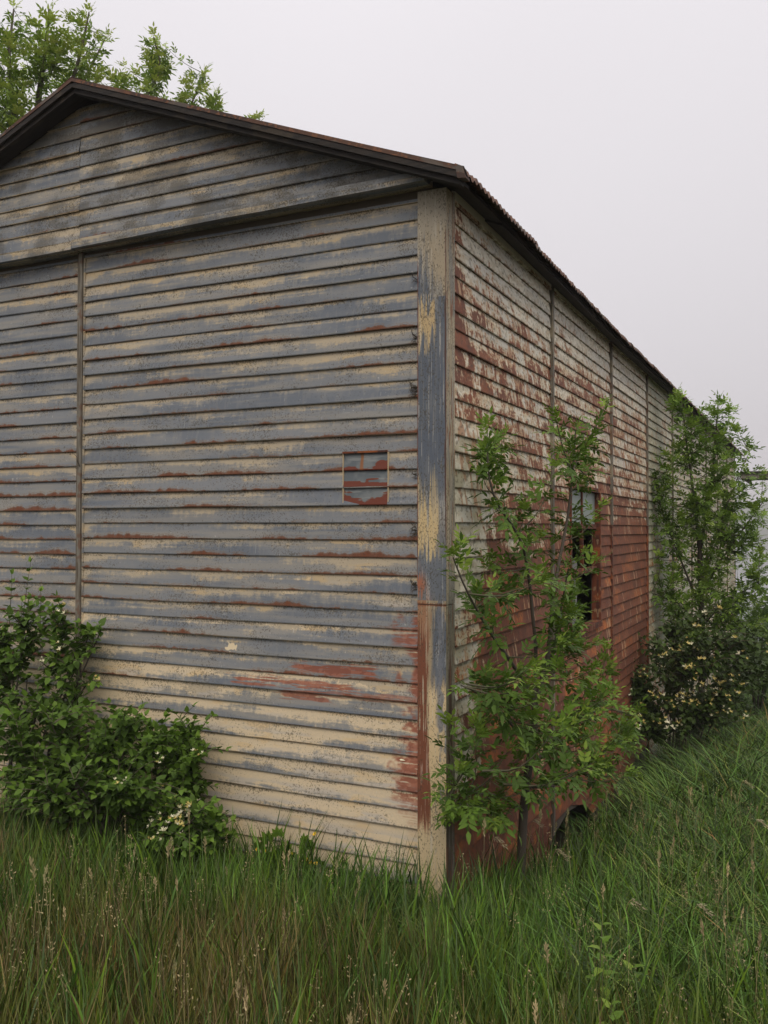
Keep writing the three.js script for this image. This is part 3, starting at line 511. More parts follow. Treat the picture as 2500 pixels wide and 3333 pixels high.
// ---------------------------------------------------------------- young ash against the side wall
{
  reseed(301);
  const base = onX(1688, 2850, 0.20); base.y = groundY(base.x, base.z) - 0.03;
  const p = new Plant('ash_sapling', 'young many-stemmed ash with feathery bright green leaves in front of the rusty side window', 'sapling', null, base), skel = [];
  const path = (list, x0, x1, r0, r1) => { const pts = list.map(([u, v], i) => onX(u, v, mix(x0, x1, i / (list.length - 1)))); const c = curve(pts, 14); c.forEach((q) => skel.push(q)); p.stem(c, r0, r1); return c; };
  const low = curve([base, onX(1708, 2600, 0.24), onX(1735, 2400, 0.28), onX(1743, 2284, 0.30)], 10); low.forEach((q) => skel.push(q)); p.stem(low, 0.030, 0.021);
  const s1 = path([[1743, 2284], [1783, 2135], [1798, 1971], [1818, 1837], [1848, 1683], [1865, 1528], [1870, 1470], [1873, 1400]], 0.30, 0.42, 0.017, 0.004);
  const s1b = path([[1866, 1528], [1900, 1450], [1937, 1394], [1972, 1316]], 0.40, 0.46, 0.007, 0.003), s1c = path([[1865, 1545], [1833, 1459], [1808, 1360]], 0.40, 0.36, 0.006, 0.003);
  const s2 = path([[1740, 2290], [1683, 2185], [1639, 2120], [1594, 2056], [1564, 2006], [1509, 1901], [1475, 1815]], 0.30, 0.16, 0.013, 0.004);
  const s3 = path([[1735, 2300], [1746, 2135], [1733, 1996], [1721, 1872], [1701, 1772], [1668, 1712], [1619, 1638], [1594, 1568], [1586, 1464], [1586, 1398]], 0.30, 0.22, 0.013, 0.003);
  const s4 = path([[1722, 2500], [1800, 2420], [1900, 2330], [1990, 2310], [2060, 2330]], 0.26, 0.55, 0.012, 0.004), s5 = path([[1715, 2560], [1790, 2560], [1880, 2510], [1960, 2450], [2000, 2410]], 0.25, 0.60, 0.010, 0.004);
  const s6 = path([[1728, 2440], [1640, 2330], [1560, 2260], [1500, 2230]], 0.26, 0.15, 0.009, 0.003), s7 = path([[1705, 2640], [1620, 2590], [1540, 2580], [1480, 2560]], 0.24, 0.13, 0.008, 0.003);
  const s8 = path([[1745, 2280], [1800, 2120], [1830, 1960], [1850, 1850]], 0.32, 0.55, 0.010, 0.003);
  const so = { gap: 0.058, from: 0.45, size: 0.72, tipSize: 0.7, young: 0.8, tip: 4, spread: 1.1, tipSpread: 0.5 };
  p.shoot(s1, { ...so, from: 0.45 }); p.shoot(s1b, { ...so, from: 0.1 }); p.shoot(s1c, { ...so, from: 0.15 }); p.shoot(s2, { ...so, from: 0.55 }); p.shoot(s3, { ...so, from: 0.40 }); p.shoot(s8, { ...so, from: 0.3 });
  p.shoot(s4, { ...so, from: 0.3 }); p.shoot(s5, { ...so, from: 0.3 }); p.shoot(s6, { ...so, from: 0.3 }); p.shoot(s7, { ...so, from: 0.3, gap: 0.12 });
  const fill = [[1600, 1560, 70, 110, 4, 0.14, 0.3], [1840, 1560, 50, 70, 2, 0.3, 0.45], [1750, 1900, 90, 110, 4, 0.25, 0.5], [1870, 2060, 90, 90, 5, 0.4, 0.65], [1890, 1430, 80, 90, 4, 0.3, 0.5], [1930, 1640, 60, 90, 2, 0.35, 0.55], [1540, 1880, 90, 110, 4, 0.12, 0.26], [1710, 1760, 80, 90, 3, 0.2, 0.35], [1660, 2000, 100, 130, 2, 0.15, 0.35],
    [1800, 2000, 110, 130, 4, 0.3, 0.6], [1900, 1900, 80, 110, 3, 0.35, 0.62], [1930, 2120, 80, 100, 4, 0.4, 0.65], [1540, 2250, 90, 150, 4, 0.10, 0.3], [1730, 2300, 130, 150, 8, 0.25, 0.55], [1880, 2300, 120, 130, 10, 0.35, 0.75],
    [1970, 2430, 100, 90, 13, 0.45, 0.85], [1860, 2450, 130, 80, 12, 0.35, 0.75], [2000, 2540, 60, 50, 5, 0.5, 0.8], [1500, 2420, 60, 170, 6, 0.10, 0.25], [1630, 2450, 90, 130, 5, 0.2, 0.45], [1580, 2640, 60, 60, 2, 0.2, 0.35], [1480, 2620, 40, 60, 3, 0.10, 0.2], [1600, 1440, 50, 60, 3, 0.15, 0.28], [1800, 2180, 110, 90, 6, 0.3, 0.6], [1640, 2280, 80, 90, 5, 0.2, 0.4], [1570, 2560, 80, 60, 6, 0.12, 0.35], [1470, 2580, 40, 60, 3, 0.10, 0.2], [1780, 2560, 70, 50, 4, 0.3, 0.5], [1600, 2700, 60, 50, 3, 0.2, 0.4], [2050, 2360, 50, 60, 4, 0.5, 0.75]];
  for (const [u, v, ru, rv, n, x0, x1] of fill) for (let i = 0; i < n; i++) { const [a, b] = inEllipse(u, v, ru, rv); if (v < 2200 || rnd() < 0.72) p.reach(onX(a, b, rr(x0, x1)), skel, { ...so, from: 0.25, maxLen: 0.5, sweep: 0.1 }); }
  p.finish(ASH, 300);
}

// ---------------------------------------------------------------- honeysuckle against the front wall
function honeysuckle(name, label, group, baseUV, z, blobs, nFlowers, parts, o = {}) {
  const base = onZ(baseUV[0], baseUV[1], z); base.y = groundY(base.x, base.z) - 0.03;
  const p = new Plant(name, label, 'shrub', group, base), skel = [], tips = [];
  for (let i = 0; i < (o.stems ?? 7); i++) {
    const b = blobs[i % blobs.length], [u, v] = inEllipse(b[0], b[1], b[2] * 0.6, b[3] * 0.6), e = onZ(u, v, rr(b[5], b[6])), s = base.clone().add(V(rr(-0.15, 0.15), 0, rr(-0.06, 0.06)));
    const m = s.clone().lerp(e, 0.5); m.y += 0.15 * s.distanceTo(e); const c = curve([s, m, e], 8); c.forEach((q, k) => k > 1 && skel.push(q)); p.stem(c, 0.010, 0.004, 5);
  }
  const so = { gap: 0.042, from: 0.05, size: o.leaf ?? 1.42, tipSize: 0.65, young: o.young ?? 0.45, tip: 2, spread: 1.2, tipSpread: 0.6, maxLen: 0.42, sweep: -0.12, skip: 0.05 };
  for (const [u, v, ru, rv, n, z0, z1] of blobs) for (let i = 0; i < n * (o.more ?? 2.5); i++) {
    const k = rnd() < 0.16 ? 1.34 : 1.04, [a, b] = inEllipse(u, v, ru * k, rv * k), e = onZ(a, b, rr(z0, z1)); if (e.y < groundY(e.x, e.z) + 0.03) e.y = groundY(e.x, e.z) + rr(0.03, 0.15);
    const pts = p.reach(e, skel, so); tips.push(...pts.slice(2));
  }
  for (const [list, z0] of o.shoots ?? []) { const c = curve(list.map(([u, v]) => onZ(u, v, z0)), 8); p.twig(c, 0.004, 0.0015); p.shoot(c, { ...so, from: 0.05, gap: 0.06, size: 1.35 }); }
  p.finish(OVAL, parts, o.cols ?? TONES);
  const cand = tips.map((t) => [t.distanceTo(camera.position) + (o.flowerLow ? (t.y - base.y) * o.flowerLow : 0) + rnd() * 0.5, t]).sort((a, b) => a[0] - b[0]).slice(0, nFlowers * 2);
  const per = o.cluster ?? 4;
  for (let i = 0; i < nFlowers; i += per) {                            // blossoms sit in small bunches near the shoot ends
    const t = cand[Math.floor(rnd() * cand.length)][1], toCam = camera.position.clone().sub(t).normalize(), yellowish = rnd() < (o.yellow ?? 0.45), bunch = rr(0.7, 1.1);
    for (let k = 0; k < per && i + k < nFlowers; k++) {
      const at = t.clone().addScaledVector(toCam, rr(0.03, 0.10)).add(V(rr(-1, 1), rr(-0.6, 1), rr(-1, 1)).multiplyScalar(0.035 * (o.bloom ?? 1))).sub(base), m = part('flower', HONEY[(i + k) % 3], yellowish !== rnd() < 0.25 ? MAT.petalYellow : MAT.petalWhite, p.root);
      leafMatrix(at, V(rr(-0.6, 0.6), 0.7, rr(0, 0.8)), toCam, rr(0.6, 1.0) * bunch * (o.bloom ?? 1)).decompose(m.position, m.quaternion, m.scale);
    }
  }
  return p;
}
reseed(401);
honeysuckle('honeysuckle_bush', 'tall honeysuckle with upright shoots climbing the wall beside the grey batten', 'honeysuckle along the front wall', [60, 2760], 0.30,
  [[60, 2060, 170, 110, 26, 0.12, 0.5], [220, 2080, 100, 70, 12, 0.10, 0.4], [60, 2230, 170, 120, 26, 0.12, 0.55], [230, 2230, 90, 110, 14, 0.10, 0.45], [300, 2060, 50, 30, 4, 0.08, 0.2]], 24, 190,
  { stems: 10, shoots: [[[[70, 2050], [85, 1930], [100, 1830]], 0.22], [[[30, 2040], [36, 1940], [38, 1870]], 0.2], [[[130, 2060], [133, 1980], [133, 1925]], 0.2], [[[110, 2060], [170, 2010], [215, 1995]], 0.2]] });
honeysuckle('honeysuckle_bush', 'broad dense honeysuckle spreading over the lower boards of the front wall', 'honeysuckle along the front wall', [330, 2800], 0.45,
  [[120, 2420, 200, 140, 50, 0.2, 0.75], [330, 2420, 170, 130, 46, 0.15, 0.7], [520, 2420, 130, 110, 36, 0.10, 0.55], [610, 2440, 70, 110, 20, 0.08, 0.4], [200, 2570, 230, 90, 44, 0.3, 0.9], [450, 2570, 160, 80, 32, 0.2, 0.7], [620, 2560, 60, 60, 8, 0.1, 0.35]], 16, 230,
  { stems: 16, young: 0.4, shoots: [[[[560, 2400], [600, 2330], [628, 2300]], 0.2], [[[640, 2400], [670, 2350], [690, 2330]], 0.2], [[[590, 2480], [680, 2440], [735, 2440]], 0.2]] });
honeysuckle('honeysuckle_bush', 'low honeysuckle with clustered cream flowers at the edge of the tall grass', 'honeysuckle along the front wall', [570, 2830], 0.42,
  [[500, 2630, 110, 60, 18, 0.3, 0.7], [620, 2660, 110, 60, 26, 0.25, 0.65], [710, 2690, 60, 50, 12, 0.15, 0.5], [560, 2740, 130, 40, 16, 0.4, 0.8]], 110, 160, { cluster: 5, flowerLow: -2.2, stems: 8, yellow: 0.35, young: 0.5 });
reseed(411);
honeysuckle('honeysuckle_bush', 'dark rounded honeysuckle thick with yellow flowers beside the side wall', null, [2200, 2440], -5.6,
  [[2110, 2200, 90, 130, 44, -6.2, -5.2], [2220, 2180, 110, 140, 60, -6.2, -5.0], [2330, 2180, 120, 150, 60, -6.4, -5.0], [2200, 2320, 130, 60, 36, -5.9, -4.9], [2420, 2170, 90, 140, 44, -6.6, -5.2], [2320, 2330, 120, 60, 30, -6.0, -5.0], [2200, 2050, 70, 60, 16, -6.4, -5.6], [2110, 2360, 70, 50, 24, -5.8, -4.9], [2080, 2280, 40, 70, 12, -5.9, -5.3]], 270, 30, { stems: 16, leaf: 1.7, young: 0.12, cols: { dark: [0.055, 0.095, 0.018], mid: [0.085, 0.150, 0.025], young: [0.14, 0.21, 0.035] }, yellow: 0.85, flowerLow: -0.35, more: 1.4, bloom: 1.4, cluster: 3 });

// ---------------------------------------------------------------- trees
function tree(name, label, cat, group, at, trunkTo, stems, fill, place, o) {
  const base = at.clone(); base.y = groundY(at.x, at.z) - 0.05; const p = new Plant(name, label, cat, group, base), skel = [];
  const t = curve([base, base.clone().lerp(trunkTo, 0.5).add(V(0.05, 0, 0.03)), trunkTo], 10); p.stem(t, o.r, o.r * 0.65, 8); t.slice(5).forEach((q) => skel.push(q));
  for (const [list, d0, d1, r] of stems) { const c = curve([list[0] === 'T' ? trunkTo : place(...list[0], d0), ...list.slice(1).map(([u, v], i) => place(u, v, mix(d0, d1, (i + 1) / (list.length - 1))))], 12); c.forEach((q) => skel.push(q)); p.stem(c, r, r * 0.25, 6); p.shoot(c, { ...o.shoot, from: 0.7 }); }
  for (const [u, v, ru, rv, n, d0, d1] of fill) for (let i = 0; i < n; i++) { const [a, b] = inEllipse(u, v, ru, rv); if (rnd() < (o.keep ?? 1)) p.reach(place(a, b, rr(d0, d1)), skel, o.shoot); }
  p.finish(o.leaves, o.parts ?? 0, o.cols ?? TONES); return p;
}
const shootT = { gap: 0.11, from: 0.1, size: 1.1, tipSize: 0.75, young: 0.7, tip: 4, spread: 1.15, tipSpread: 0.5, maxLen: 0.75, sweep: 0.08 };
reseed(501);
tree('ash_tree', 'slender forked ash tree rising past the eave beside the rusty side wall', 'tree', null, onZ(2268, 2380, -7.4), onZ(2278, 1800, -7.4),
  [[['T', [2262, 1640], [2240, 1480], [2218, 1300]], -7.4, -7.2, 0.026], [['T', [2310, 1610], [2328, 1450], [2338, 1300]], -7.4, -7.6, 0.026], [[[2275, 1950], [2350, 1820], [2420, 1720], [2480, 1640]], -7.4, -7.0, 0.016], [[[2272, 1960], [2215, 1820], [2160, 1680], [2130, 1560]], -7.4, -6.9, 0.016], [[[2275, 1900], [2345, 1700], [2400, 1560], [2440, 1470]], -7.4, -7.8, 0.014], [[[2270, 2060], [2360, 1960], [2470, 1900]], -7.4, -7.0, 0.012], [[[2270, 2050], [2190, 1960], [2120, 1930]], -7.4, -6.8, 0.012]],
  [[2225, 1420, 60, 110, 15, -7.6, -6.8], [2335, 1410, 75, 100, 18, -8, -7], [2390, 1480, 60, 90, 12, -8, -7], [2180, 1580, 55, 130, 18, -7.4, -6.6], [2270, 1600, 90, 120, 26, -7.9, -6.8], [2380, 1620, 80, 90, 20, -8, -6.8], [2150, 1750, 40, 100, 9, -7.2, -6.5], [2240, 1800, 80, 110, 22, -7.9, -6.7], [2350, 1780, 90, 110, 24, -8, -6.8], [2450, 1720, 50, 110, 14, -7.8, -6.7], [2180, 1930, 70, 80, 18, -7.4, -6.5], [2300, 1950, 100, 80, 24, -7.8, -6.7], [2430, 1900, 70, 90, 16, -7.6, -6.6], [2250, 2060, 110, 60, 20, -7.4, -6.6], [2480, 1560, 30, 40, 3, -7.6, -7], [2440, 2000, 80, 70, 14, -7.8, -7], [2210, 1330, 40, 60, 5, -7.4, -7], [2340, 1320, 40, 50, 5, -7.8, -7.2], [2420, 1780, 80, 80, 10, -7.8, -7]],
  onZ, { r: 0.05, keep: 1, leaves: ASH, parts: 40, shoot: { ...shootT, size: 0.85, gap: 0.095 }, cols: { dark: [0.115, 0.205, 0.028], mid: [0.19, 0.32, 0.04], young: [0.30, 0.42, 0.065] } });
reseed(511);
const shrub = (label, at, blobs, cols, seed) => { reseed(seed); const base = at.clone(); base.y = groundY(at.x, at.z) - 0.05; const p = new Plant('leafy_shrub', label, 'shrub', null, base), skel = [];
  for (let i = 0; i < 8; i++) { const b = blobs[i % blobs.length], [u, v] = inEllipse(b[0], b[1], b[2] * 0.6, b[3] * 0.5), e = onZ(u, v, rr(b[5], b[6])), c = curve([base, base.clone().lerp(e, 0.5).add(V(0, 0.2, 0)), e], 8); c.slice(2).forEach((q) => skel.push(q)); p.stem(c, 0.014, 0.005, 5); }
  for (const [u, v, ru, rv, n, z0, z1] of blobs) for (let i = 0; i < n; i++) { const [a, b] = inEllipse(u, v, ru, rv), e = onZ(a, b, rr(z0, z1)); e.y = Math.max(e.y, groundY(e.x, e.z) + 0.05); p.reach(e, skel, { ...shootT, gap: 0.08, size: 0.9 }); }
  p.finish(ASH, 0, cols); };
shrub('pale green shrub at the right of the flowering honeysuckle, above the lake shore', onZ(2470, 2330, -9.0), [[2440, 2060, 80, 110, 34, -9.6, -8.4], [2490, 2160, 70, 110, 34, -9.4, -8.2], [2400, 2130, 60, 90, 20, -9.6, -8.6], [2520, 1950, 60, 90, 18, -9.6, -8.6]], { dark: [0.075, 0.14, 0.035], mid: [0.12, 0.21, 0.045], young: [0.19, 0.28, 0.06] }, 512);
reseed(521);
{
  const at = V(-6.9, 0, -4.2);
  tree('roadside_tree', 'broad leafy tree rising behind the left slope of the roof', 'tree', 'trees behind the roof', at, onX(110, 600, -6.9),
    [[['T', [125, 330], [150, 150], [160, 30]], -6.9, -6.7, 0.05], [['T', [40, 330], [30, 180], [45, 30]], -6.9, -7.2, 0.045], [['T', [210, 330], [260, 180], [290, 40]], -6.8, -6.5, 0.04], [[[135, 420], [230, 330], [300, 210], [345, 120]], -6.9, -6.9, 0.03], [[[120, 500], [70, 430], [0, 380]], -6.9, -7.3, 0.03]],
    [[40, 180, 70, 140, 22, -7.6, -6.4], [150, 150, 80, 120, 26, -7.4, -6.2], [240, 130, 70, 100, 20, -7.2, -6.2], [60, 350, 80, 90, 20, -7.5, -6.4], [190, 300, 90, 90, 24, -7.2, -6.2], [290, 240, 50, 80, 12, -7.0, -6.2], [20, 440, 60, 50, 10, -7.4, -6.5], [-60, 250, 80, 200, 20, -7.6, -6.4]],
    onX, { r: 0.14, keep: 0.72, leaves: ASH, shoot: { ...shootT, size: 1.05, maxLen: 1.1, gap: 0.13, young: 0.9 }, cols: { dark: [0.16, 0.26, 0.04], mid: [0.27, 0.39, 0.06], young: [0.40, 0.48, 0.10] } });
  reseed(531);
  tree('roadside_tree', 'thin sparse tree showing a few leaning sprays over the roof ridge', 'tree', 'trees behind the roof', V(-6.9, 0, -8.0), onX(430, 560, -6.9),
    [[['T', [470, 330], [520, 220], [500, 120]], -6.9, -6.8, 0.035], [['T', [380, 380], [395, 280]], -6.9, -6.7, 0.025], [['T', [590, 400], [640, 300], [665, 240]], -6.9, -6.8, 0.025], [['T', [650, 470], [700, 350], [705, 305]], -6.9, -6.9, 0.02], [['T', [760, 500], [830, 420], [845, 385]], -6.9, -6.9, 0.018]],
    [[395, 260, 35, 60, 8, -7.2, -6.6], [510, 200, 40, 80, 16, -7.2, -6.5], [480, 290, 50, 50, 8, -7.2, -6.6], [640, 280, 45, 45, 9, -7.1, -6.6], [570, 330, 40, 30, 5, -7.1, -6.6], [690, 340, 28, 30, 5, -7.1, -6.7], [340, 310, 30, 40, 5, -7.2, -6.6], [820, 400, 25, 15, 3, -7.1, -6.8]],
    onX, { r: 0.09, leaves: ASH, shoot: { ...shootT, size: 1.05, maxLen: 0.9, gap: 0.13, young: 1.0 }, cols: { dark: [0.17, 0.27, 0.04], mid: [0.28, 0.40, 0.06], young: [0.41, 0.49, 0.10] } });
}
// ---------------------------------------------------------------- meadow grass
function bladeGeo(n, hMin, hMax, w, bend, spread, sd, lean = 0) {
  reseed(sd); const pos = [], nor = [], idx = [], col = [];
  for (let b = 0; b < n; b++) {
    const h = rr(hMin, hMax), az = rnd() * 6.2832, bx = rr(-spread, spread), bz = rr(-spread, spread), k = rr(0.4, 1) * bend * h, dx = Math.cos(az) + lean, dz = Math.sin(az), tw = rnd() * 6.2832, wx = Math.cos(tw) * w * 0.5 * rr(0.7, 1.2), wz = Math.sin(tw) * w * 0.5 * rr(0.7, 1.2), S = 4, o = pos.length / 3, k0 = Math.pow(rr(0.55, 1.32), 2), k1 = rnd() < 0.04 ? [1.9, 1.3, 1.6] : rnd() < 0.35 ? [1.2, 1.12, 0.8] : [0.92, 1.0, 1.05], kc = k1.map((q) => q * k0);
    for (let i = 0; i <= S; i++) {
      const t = i / S, ww = t < 0.999 ? (1 - Math.pow(t, 2.2)) * 0.95 + 0.05 : 0, f = k * t * t, y = h * (t - 0.28 * bend * t * t * t);
      for (const s of i === S ? [0] : [-1, 1]) { pos.push(bx + dx * f + s * wx * ww, y, bz + dz * f + s * wz * ww); col.push(...kc); }
    }
    for (let i = 0; i < S - 1; i++) { const a = o + i * 2; idx.push(a, a + 1, a + 2, a + 1, a + 3, a + 2); } const a = o + (S - 1) * 2; idx.push(a, a + 1, a + 2);
  }
  const g = new THREE.BufferGeometry(); g.setAttribute('position', new THREE.Float32BufferAttribute(pos, 3)); g.setAttribute('color', new THREE.Float32BufferAttribute(col, 3)); g.setIndex(idx); g.computeVertexNormals(); return g;
}
function seedHead(h, sd, kind) {
  reseed(sd); const out = [], L = rr(-0.06, 0.06), st = []; for (let i = 0; i <= 4; i++) st.push(V(L * (i / 4) ** 2, h * i / 4, 0.3 * L * (i / 4) ** 2)); const s = tube(st, 0.0011, 0.0007, 3); s.deleteAttribute('uv'); out.push(s.toNonIndexed());
  const m = new THREE.Matrix4(), q = new THREE.Quaternion(), e = new THREE.Euler(), n = kind ? 26 : 16;
  for (let i = 0; i < n; i++) { const t = 1 - (kind ? 0.10 : 0.22) * (1 - i / n), g = leaflet(kind ? 0.014 : 0.009, kind ? 0.005 : 0.004, 0.3, 0); e.set(rr(-0.6, 0.6), rr(0, 6.28), kind ? rr(-0.5, 0.5) : rr(-1.3, 1.3)); q.setFromEuler(e); const off = kind ? 0.003 : 0.028 * (1 - i / n) + 0.004, a = rr(0, 6.28); g.applyMatrix4(m.compose(V(L * t * t + off * Math.cos(a), h * t * (kind ? 1 : 1) + rr(-0.01, 0.01), 0.3 * L * t * t + off * Math.sin(a)), q, V(1, 1, 1))); out.push(g.toNonIndexed()); }
  const G = mergeGeometries(out); G.setAttribute('color', new THREE.Float32BufferAttribute(new Float32Array(G.attributes.position.count * 3).fill(1), 3)); return G;
}
const GRASSMAT = new THREE.MeshPhysicalMaterial({ color: 0xffffff, roughness: 0.5, specularIntensity: 0.55, vertexColors: true, side: THREE.DoubleSide }), GRASS = {
  lush: [bladeGeo(8, 0.26, 0.50, 0.0095, 0.75, 0.05, 601, 0.25), bladeGeo(8, 0.22, 0.46, 0.0085, 0.55, 0.05, 602, 0.2), bladeGeo(7, 0.32, 0.62, 0.0115, 1.0, 0.05, 603, 0.35)],
  fine: [bladeGeo(14, 0.14, 0.36, 0.0036, 0.35, 0.07, 611), bladeGeo(14, 0.12, 0.30, 0.0030, 0.5, 0.08, 612), bladeGeo(11, 0.18, 0.42, 0.0046, 0.3, 0.07, 613)],
  broad: [bladeGeo(4, 0.30, 0.55, 0.013, 0.35, 0.03, 621), bladeGeo(5, 0.26, 0.48, 0.012, 0.55, 0.04, 622)],
  head: [seedHead(0.46, 631, 0), seedHead(0.40, 632, 0), seedHead(0.52, 633, 1), seedHead(0.44, 634, 0)],
};
const frustum = new THREE.Frustum().setFromProjectionMatrix(new THREE.Matrix4().multiplyMatrices(camera.projectionMatrix, camera.matrixWorldInverse));
const sph = new THREE.Sphere(V(0, 0, 0), 0.7);
function sow(name, label, geos, n, region, ok, scale, colour, seed) {
  reseed(seed); const sets = geos.map(() => []); let tries = 0, made = 0;
  while (made < n && tries++ < n * 12) {
    const x = rr(region[0], region[1]), z = rr(region[2], region[3]); if (x < 0.03 && z < 0.03) continue; const w = ok(x, z); if (rnd() > w) continue;
    const y = groundY(x, z); sph.center.set(x, y + 0.3, z); if (!frustum.intersectsSphere(sph)) continue;
    sets[Math.floor(rnd() * geos.length)].push([x, y - 0.01, z]); made++;
  }
  const q = new THREE.Quaternion(), m = new THREE.Matrix4(), c = new THREE.Color(), e = new THREE.Euler();
  geos.forEach((g, k) => {
    if (!sets[k].length) return; const im = shade(new THREE.InstancedMesh(g, GRASSMAT, sets[k].length));
    sets[k].forEach(([x, y, z], i) => { const s = scale(x, z) * rr(0.75, 1.2); e.set(rr(-0.14, 0.14), rr(0, 6.28), rr(-0.14, 0.14)); im.setMatrixAt(i, m.compose(V(x, y, z), q.setFromEuler(e), V(s, s * rr(0.85, 1.15), s))); colour(x, z, c); im.setColorAt(i, c); });
    im.name = numbered(name); im.userData = { kind: 'stuff', label, category: 'grass' }; scene.add(im);
  });
}
const tint = (c, a, b, t, j = 0.18) => { const k = rr(1 - j, 1 + j); c.setRGB(mix(a[0], b[0], t) * k, mix(a[1], b[1], t) * k, mix(a[2], b[2], t) * k); };
const patchy = (x, z) => fbm(x * 1.1 + 7, z * 1.1 + 3, 3);
const G1 = [0.050, 0.100, 0.014], G2 = [0.092, 0.165, 0.022], G3 = [0.052, 0.110, 0.030], O1 = [0.118, 0.112, 0.026], S1 = [0.190, 0.135, 0.055];
const side = (x, z) => ss(-0.5, 0.8, x - 0.25 * z);                         // lush along the side wall and right
sow('lush_grass', 'long arching green grass filling the slope beside the side wall', GRASS.lush, 8000, [0.03, 4.2, -11, 2.2], (x, z) => (z < -3 ? 0.55 : 1) * (0.35 + 0.65 * side(x, z)) * (z > 1.2 ? 0.35 : 1), (x, z) => (z < -3 ? 1.15 : 0.85) * mix(z < -3 ? 0.9 : 0.62, 1.05, ss(0.2, 1.2, x)), (x, z, c) => { tint(c, G3, G2, patchy(x, z)); if (rnd() < 0.05) tint(c, S1, O1, rnd()); }, 701);
sow('wall_grass', 'dark green grass growing along the foot of the front wall', GRASS.lush, 2600, [-4.2, 0.4, 0.04, 1.1], (x, z) => ss(1.2, 0.5, z), (x, z) => mix(0.5, 0.72, ss(0.1, 0.5, z)), (x, z, c) => tint(c, G1, G3, rnd()), 702);
sow('meadow_grass', 'thin olive and straw coloured meadow grass in front of the barn', GRASS.fine, 11000, [-4.6, 3.4, -0.6, 3.4], (x, z) => (x < 0.1 && z < 0.1 ? 0 : 1) * mix(1, 0.45, side(x, z) * ss(1.2, 0.2, z)), (x, z) => mix(1.0, 1.25, ss(0.4, 1.6, z)), (x, z, c) => { const d = ss(0.5, 1.5, z - 0.25 * side(x, z) + (patchy(x, z) - 0.5) * 1.2); const q = patchy(x * 2.2 + 11, z * 2.2); tint(c, q > 0.5 ? G2 : G1, O1, d * 0.85 * ss(0.3, 0.55, q + 0.05), 0.3); if (rnd() < 0.05 + 0.45 * d * ss(0.4, 0.6, patchy(x * 1.7 + 3, z * 1.7))) tint(c, S1, [0.075, 0.055, 0.022], rnd(), 0.3); }, 703);
sow('broad_grass', 'broad bladed green grass tufts scattered through the meadow', GRASS.broad, 2600, [-4.6, 3.6, -3, 3.2], (x, z) => 0.3 + 0.7 * ss(0.45, 0.6, patchy(x + 5, z)), () => 0.95, (x, z, c) => tint(c, G1, G2, rnd()), 704);
sow('seeding_grass', 'pale seed heads standing above the meadow grass', GRASS.head, 800, [-4.6, 3.6, -2.5, 3.3], (x, z) => (x < 0.1 && z < 0.25 ? 0 : 0.25 + 0.75 * ss(0.4, 0.6, patchy(x + 9, z + 4))), (x, z) => mix(0.85, 1.15, patchy(x, z)), (x, z, c) => { tint(c, [0.22, 0.22, 0.10], [0.46, 0.36, 0.20], rnd(), 0.2); }, 705);
sow('shore_grass', 'far grass running down the slope towards the lake', GRASS.lush, 2500, [0.2, 9, -30, -9], () => 1, () => 1.5, (x, z, c) => tint(c, G3, G2, rnd()), 706);
// ---------------------------------------------------------------- small things
{
  // buttercups with lobed leaves at the foot of the front wall
  const lobed = (() => { const out = [], m = new THREE.Matrix4(), q = new THREE.Quaternion(), e = new THREE.Euler(); for (const [a, l] of [[-1.25, 0.05], [-0.62, 0.062], [0, 0.07], [0.62, 0.062], [1.25, 0.05]]) { const g = leaflet(l, 0.034, 0.15, 0.15); e.set(0, 0, a); g.applyMatrix4(m.compose(V(0, 0, 0), q.setFromEuler(e), V(1, 1, 1))); out.push(g); } return mergeGeometries(out); })();
  const cup = (() => { const out = [], m = new THREE.Matrix4(), q = new THREE.Quaternion(), e = new THREE.Euler(); for (let i = 0; i < 5; i++) { const g = leaflet(0.013, 0.014, -0.5, -0.3); e.set(0.95, i * 1.2566, 0, 'YXZ'); g.applyMatrix4(m.compose(V(0, 0, 0), q.setFromEuler(e), V(1, 1, 1))); out.push(g); } return mergeGeometries(out); })();
  reseed(801);
  const butter = (label, bu, flowers, leaves) => {
    const base = onZ(bu, 2860, 0.16); base.y = groundY(base.x, base.z); const t = thing('buttercup', label, 'wildflower', 'buttercups by the front wall', base), st = [];
    const run = (P) => st.push(tube(curve([V(rr(-0.02, 0.02), 0, 0), V(P.x * 0.4, P.y * 0.55, P.z * 0.5), P], 5), 0.0022, 0.0012, 4));
    for (const [u, v] of flowers) { const P = onZ(u, v, rr(0.12, 0.2)).sub(base); run(P); const m = part('flower', cup, MAT.buttercup, t); leafMatrix(P, V(rr(-0.5, 0.3), 0.8, 0.8), V(0, 0, 1), 1.1).decompose(m.position, m.quaternion, m.scale); }
    for (const [u, v] of leaves) { const P = onZ(u, v + 12, rr(0.1, 0.2)).sub(base); run(P); const m = part('leaf', lobed, rnd() < 0.5 ? MAT.leafDark : MAT.leafMid, t); leafMatrix(P, V(rr(-0.5, 0.5), rr(0.3, 1), 0.3), V(0.2, 0.4, 1), rr(0.85, 1.15)).decompose(m.position, m.quaternion, m.scale); }
    part('stalks', mergeGeometries(st), MAT.twig, t).userData.kind = 'stuff';
  };
  butter('buttercup with lobed leaves beside the low flowering honeysuckle', 850, [[838, 2765], [863, 2772]], [[874, 2725], [843, 2751], [860, 2790], [828, 2800]]);
  butter('buttercup with one flower held low in front of the pale boards', 925, [[897, 2815], [950, 2781]], [[906, 2708], [933, 2754], [945, 2770], [900, 2780], [920, 2800]]);
  butter('buttercup with a tall flower near the corner board', 1010, [[1025, 2715], [1001, 2799], [1013, 2808], [1028, 2811]], [[994, 2730], [1001, 2754], [980, 2790], [1040, 2800]]);
}
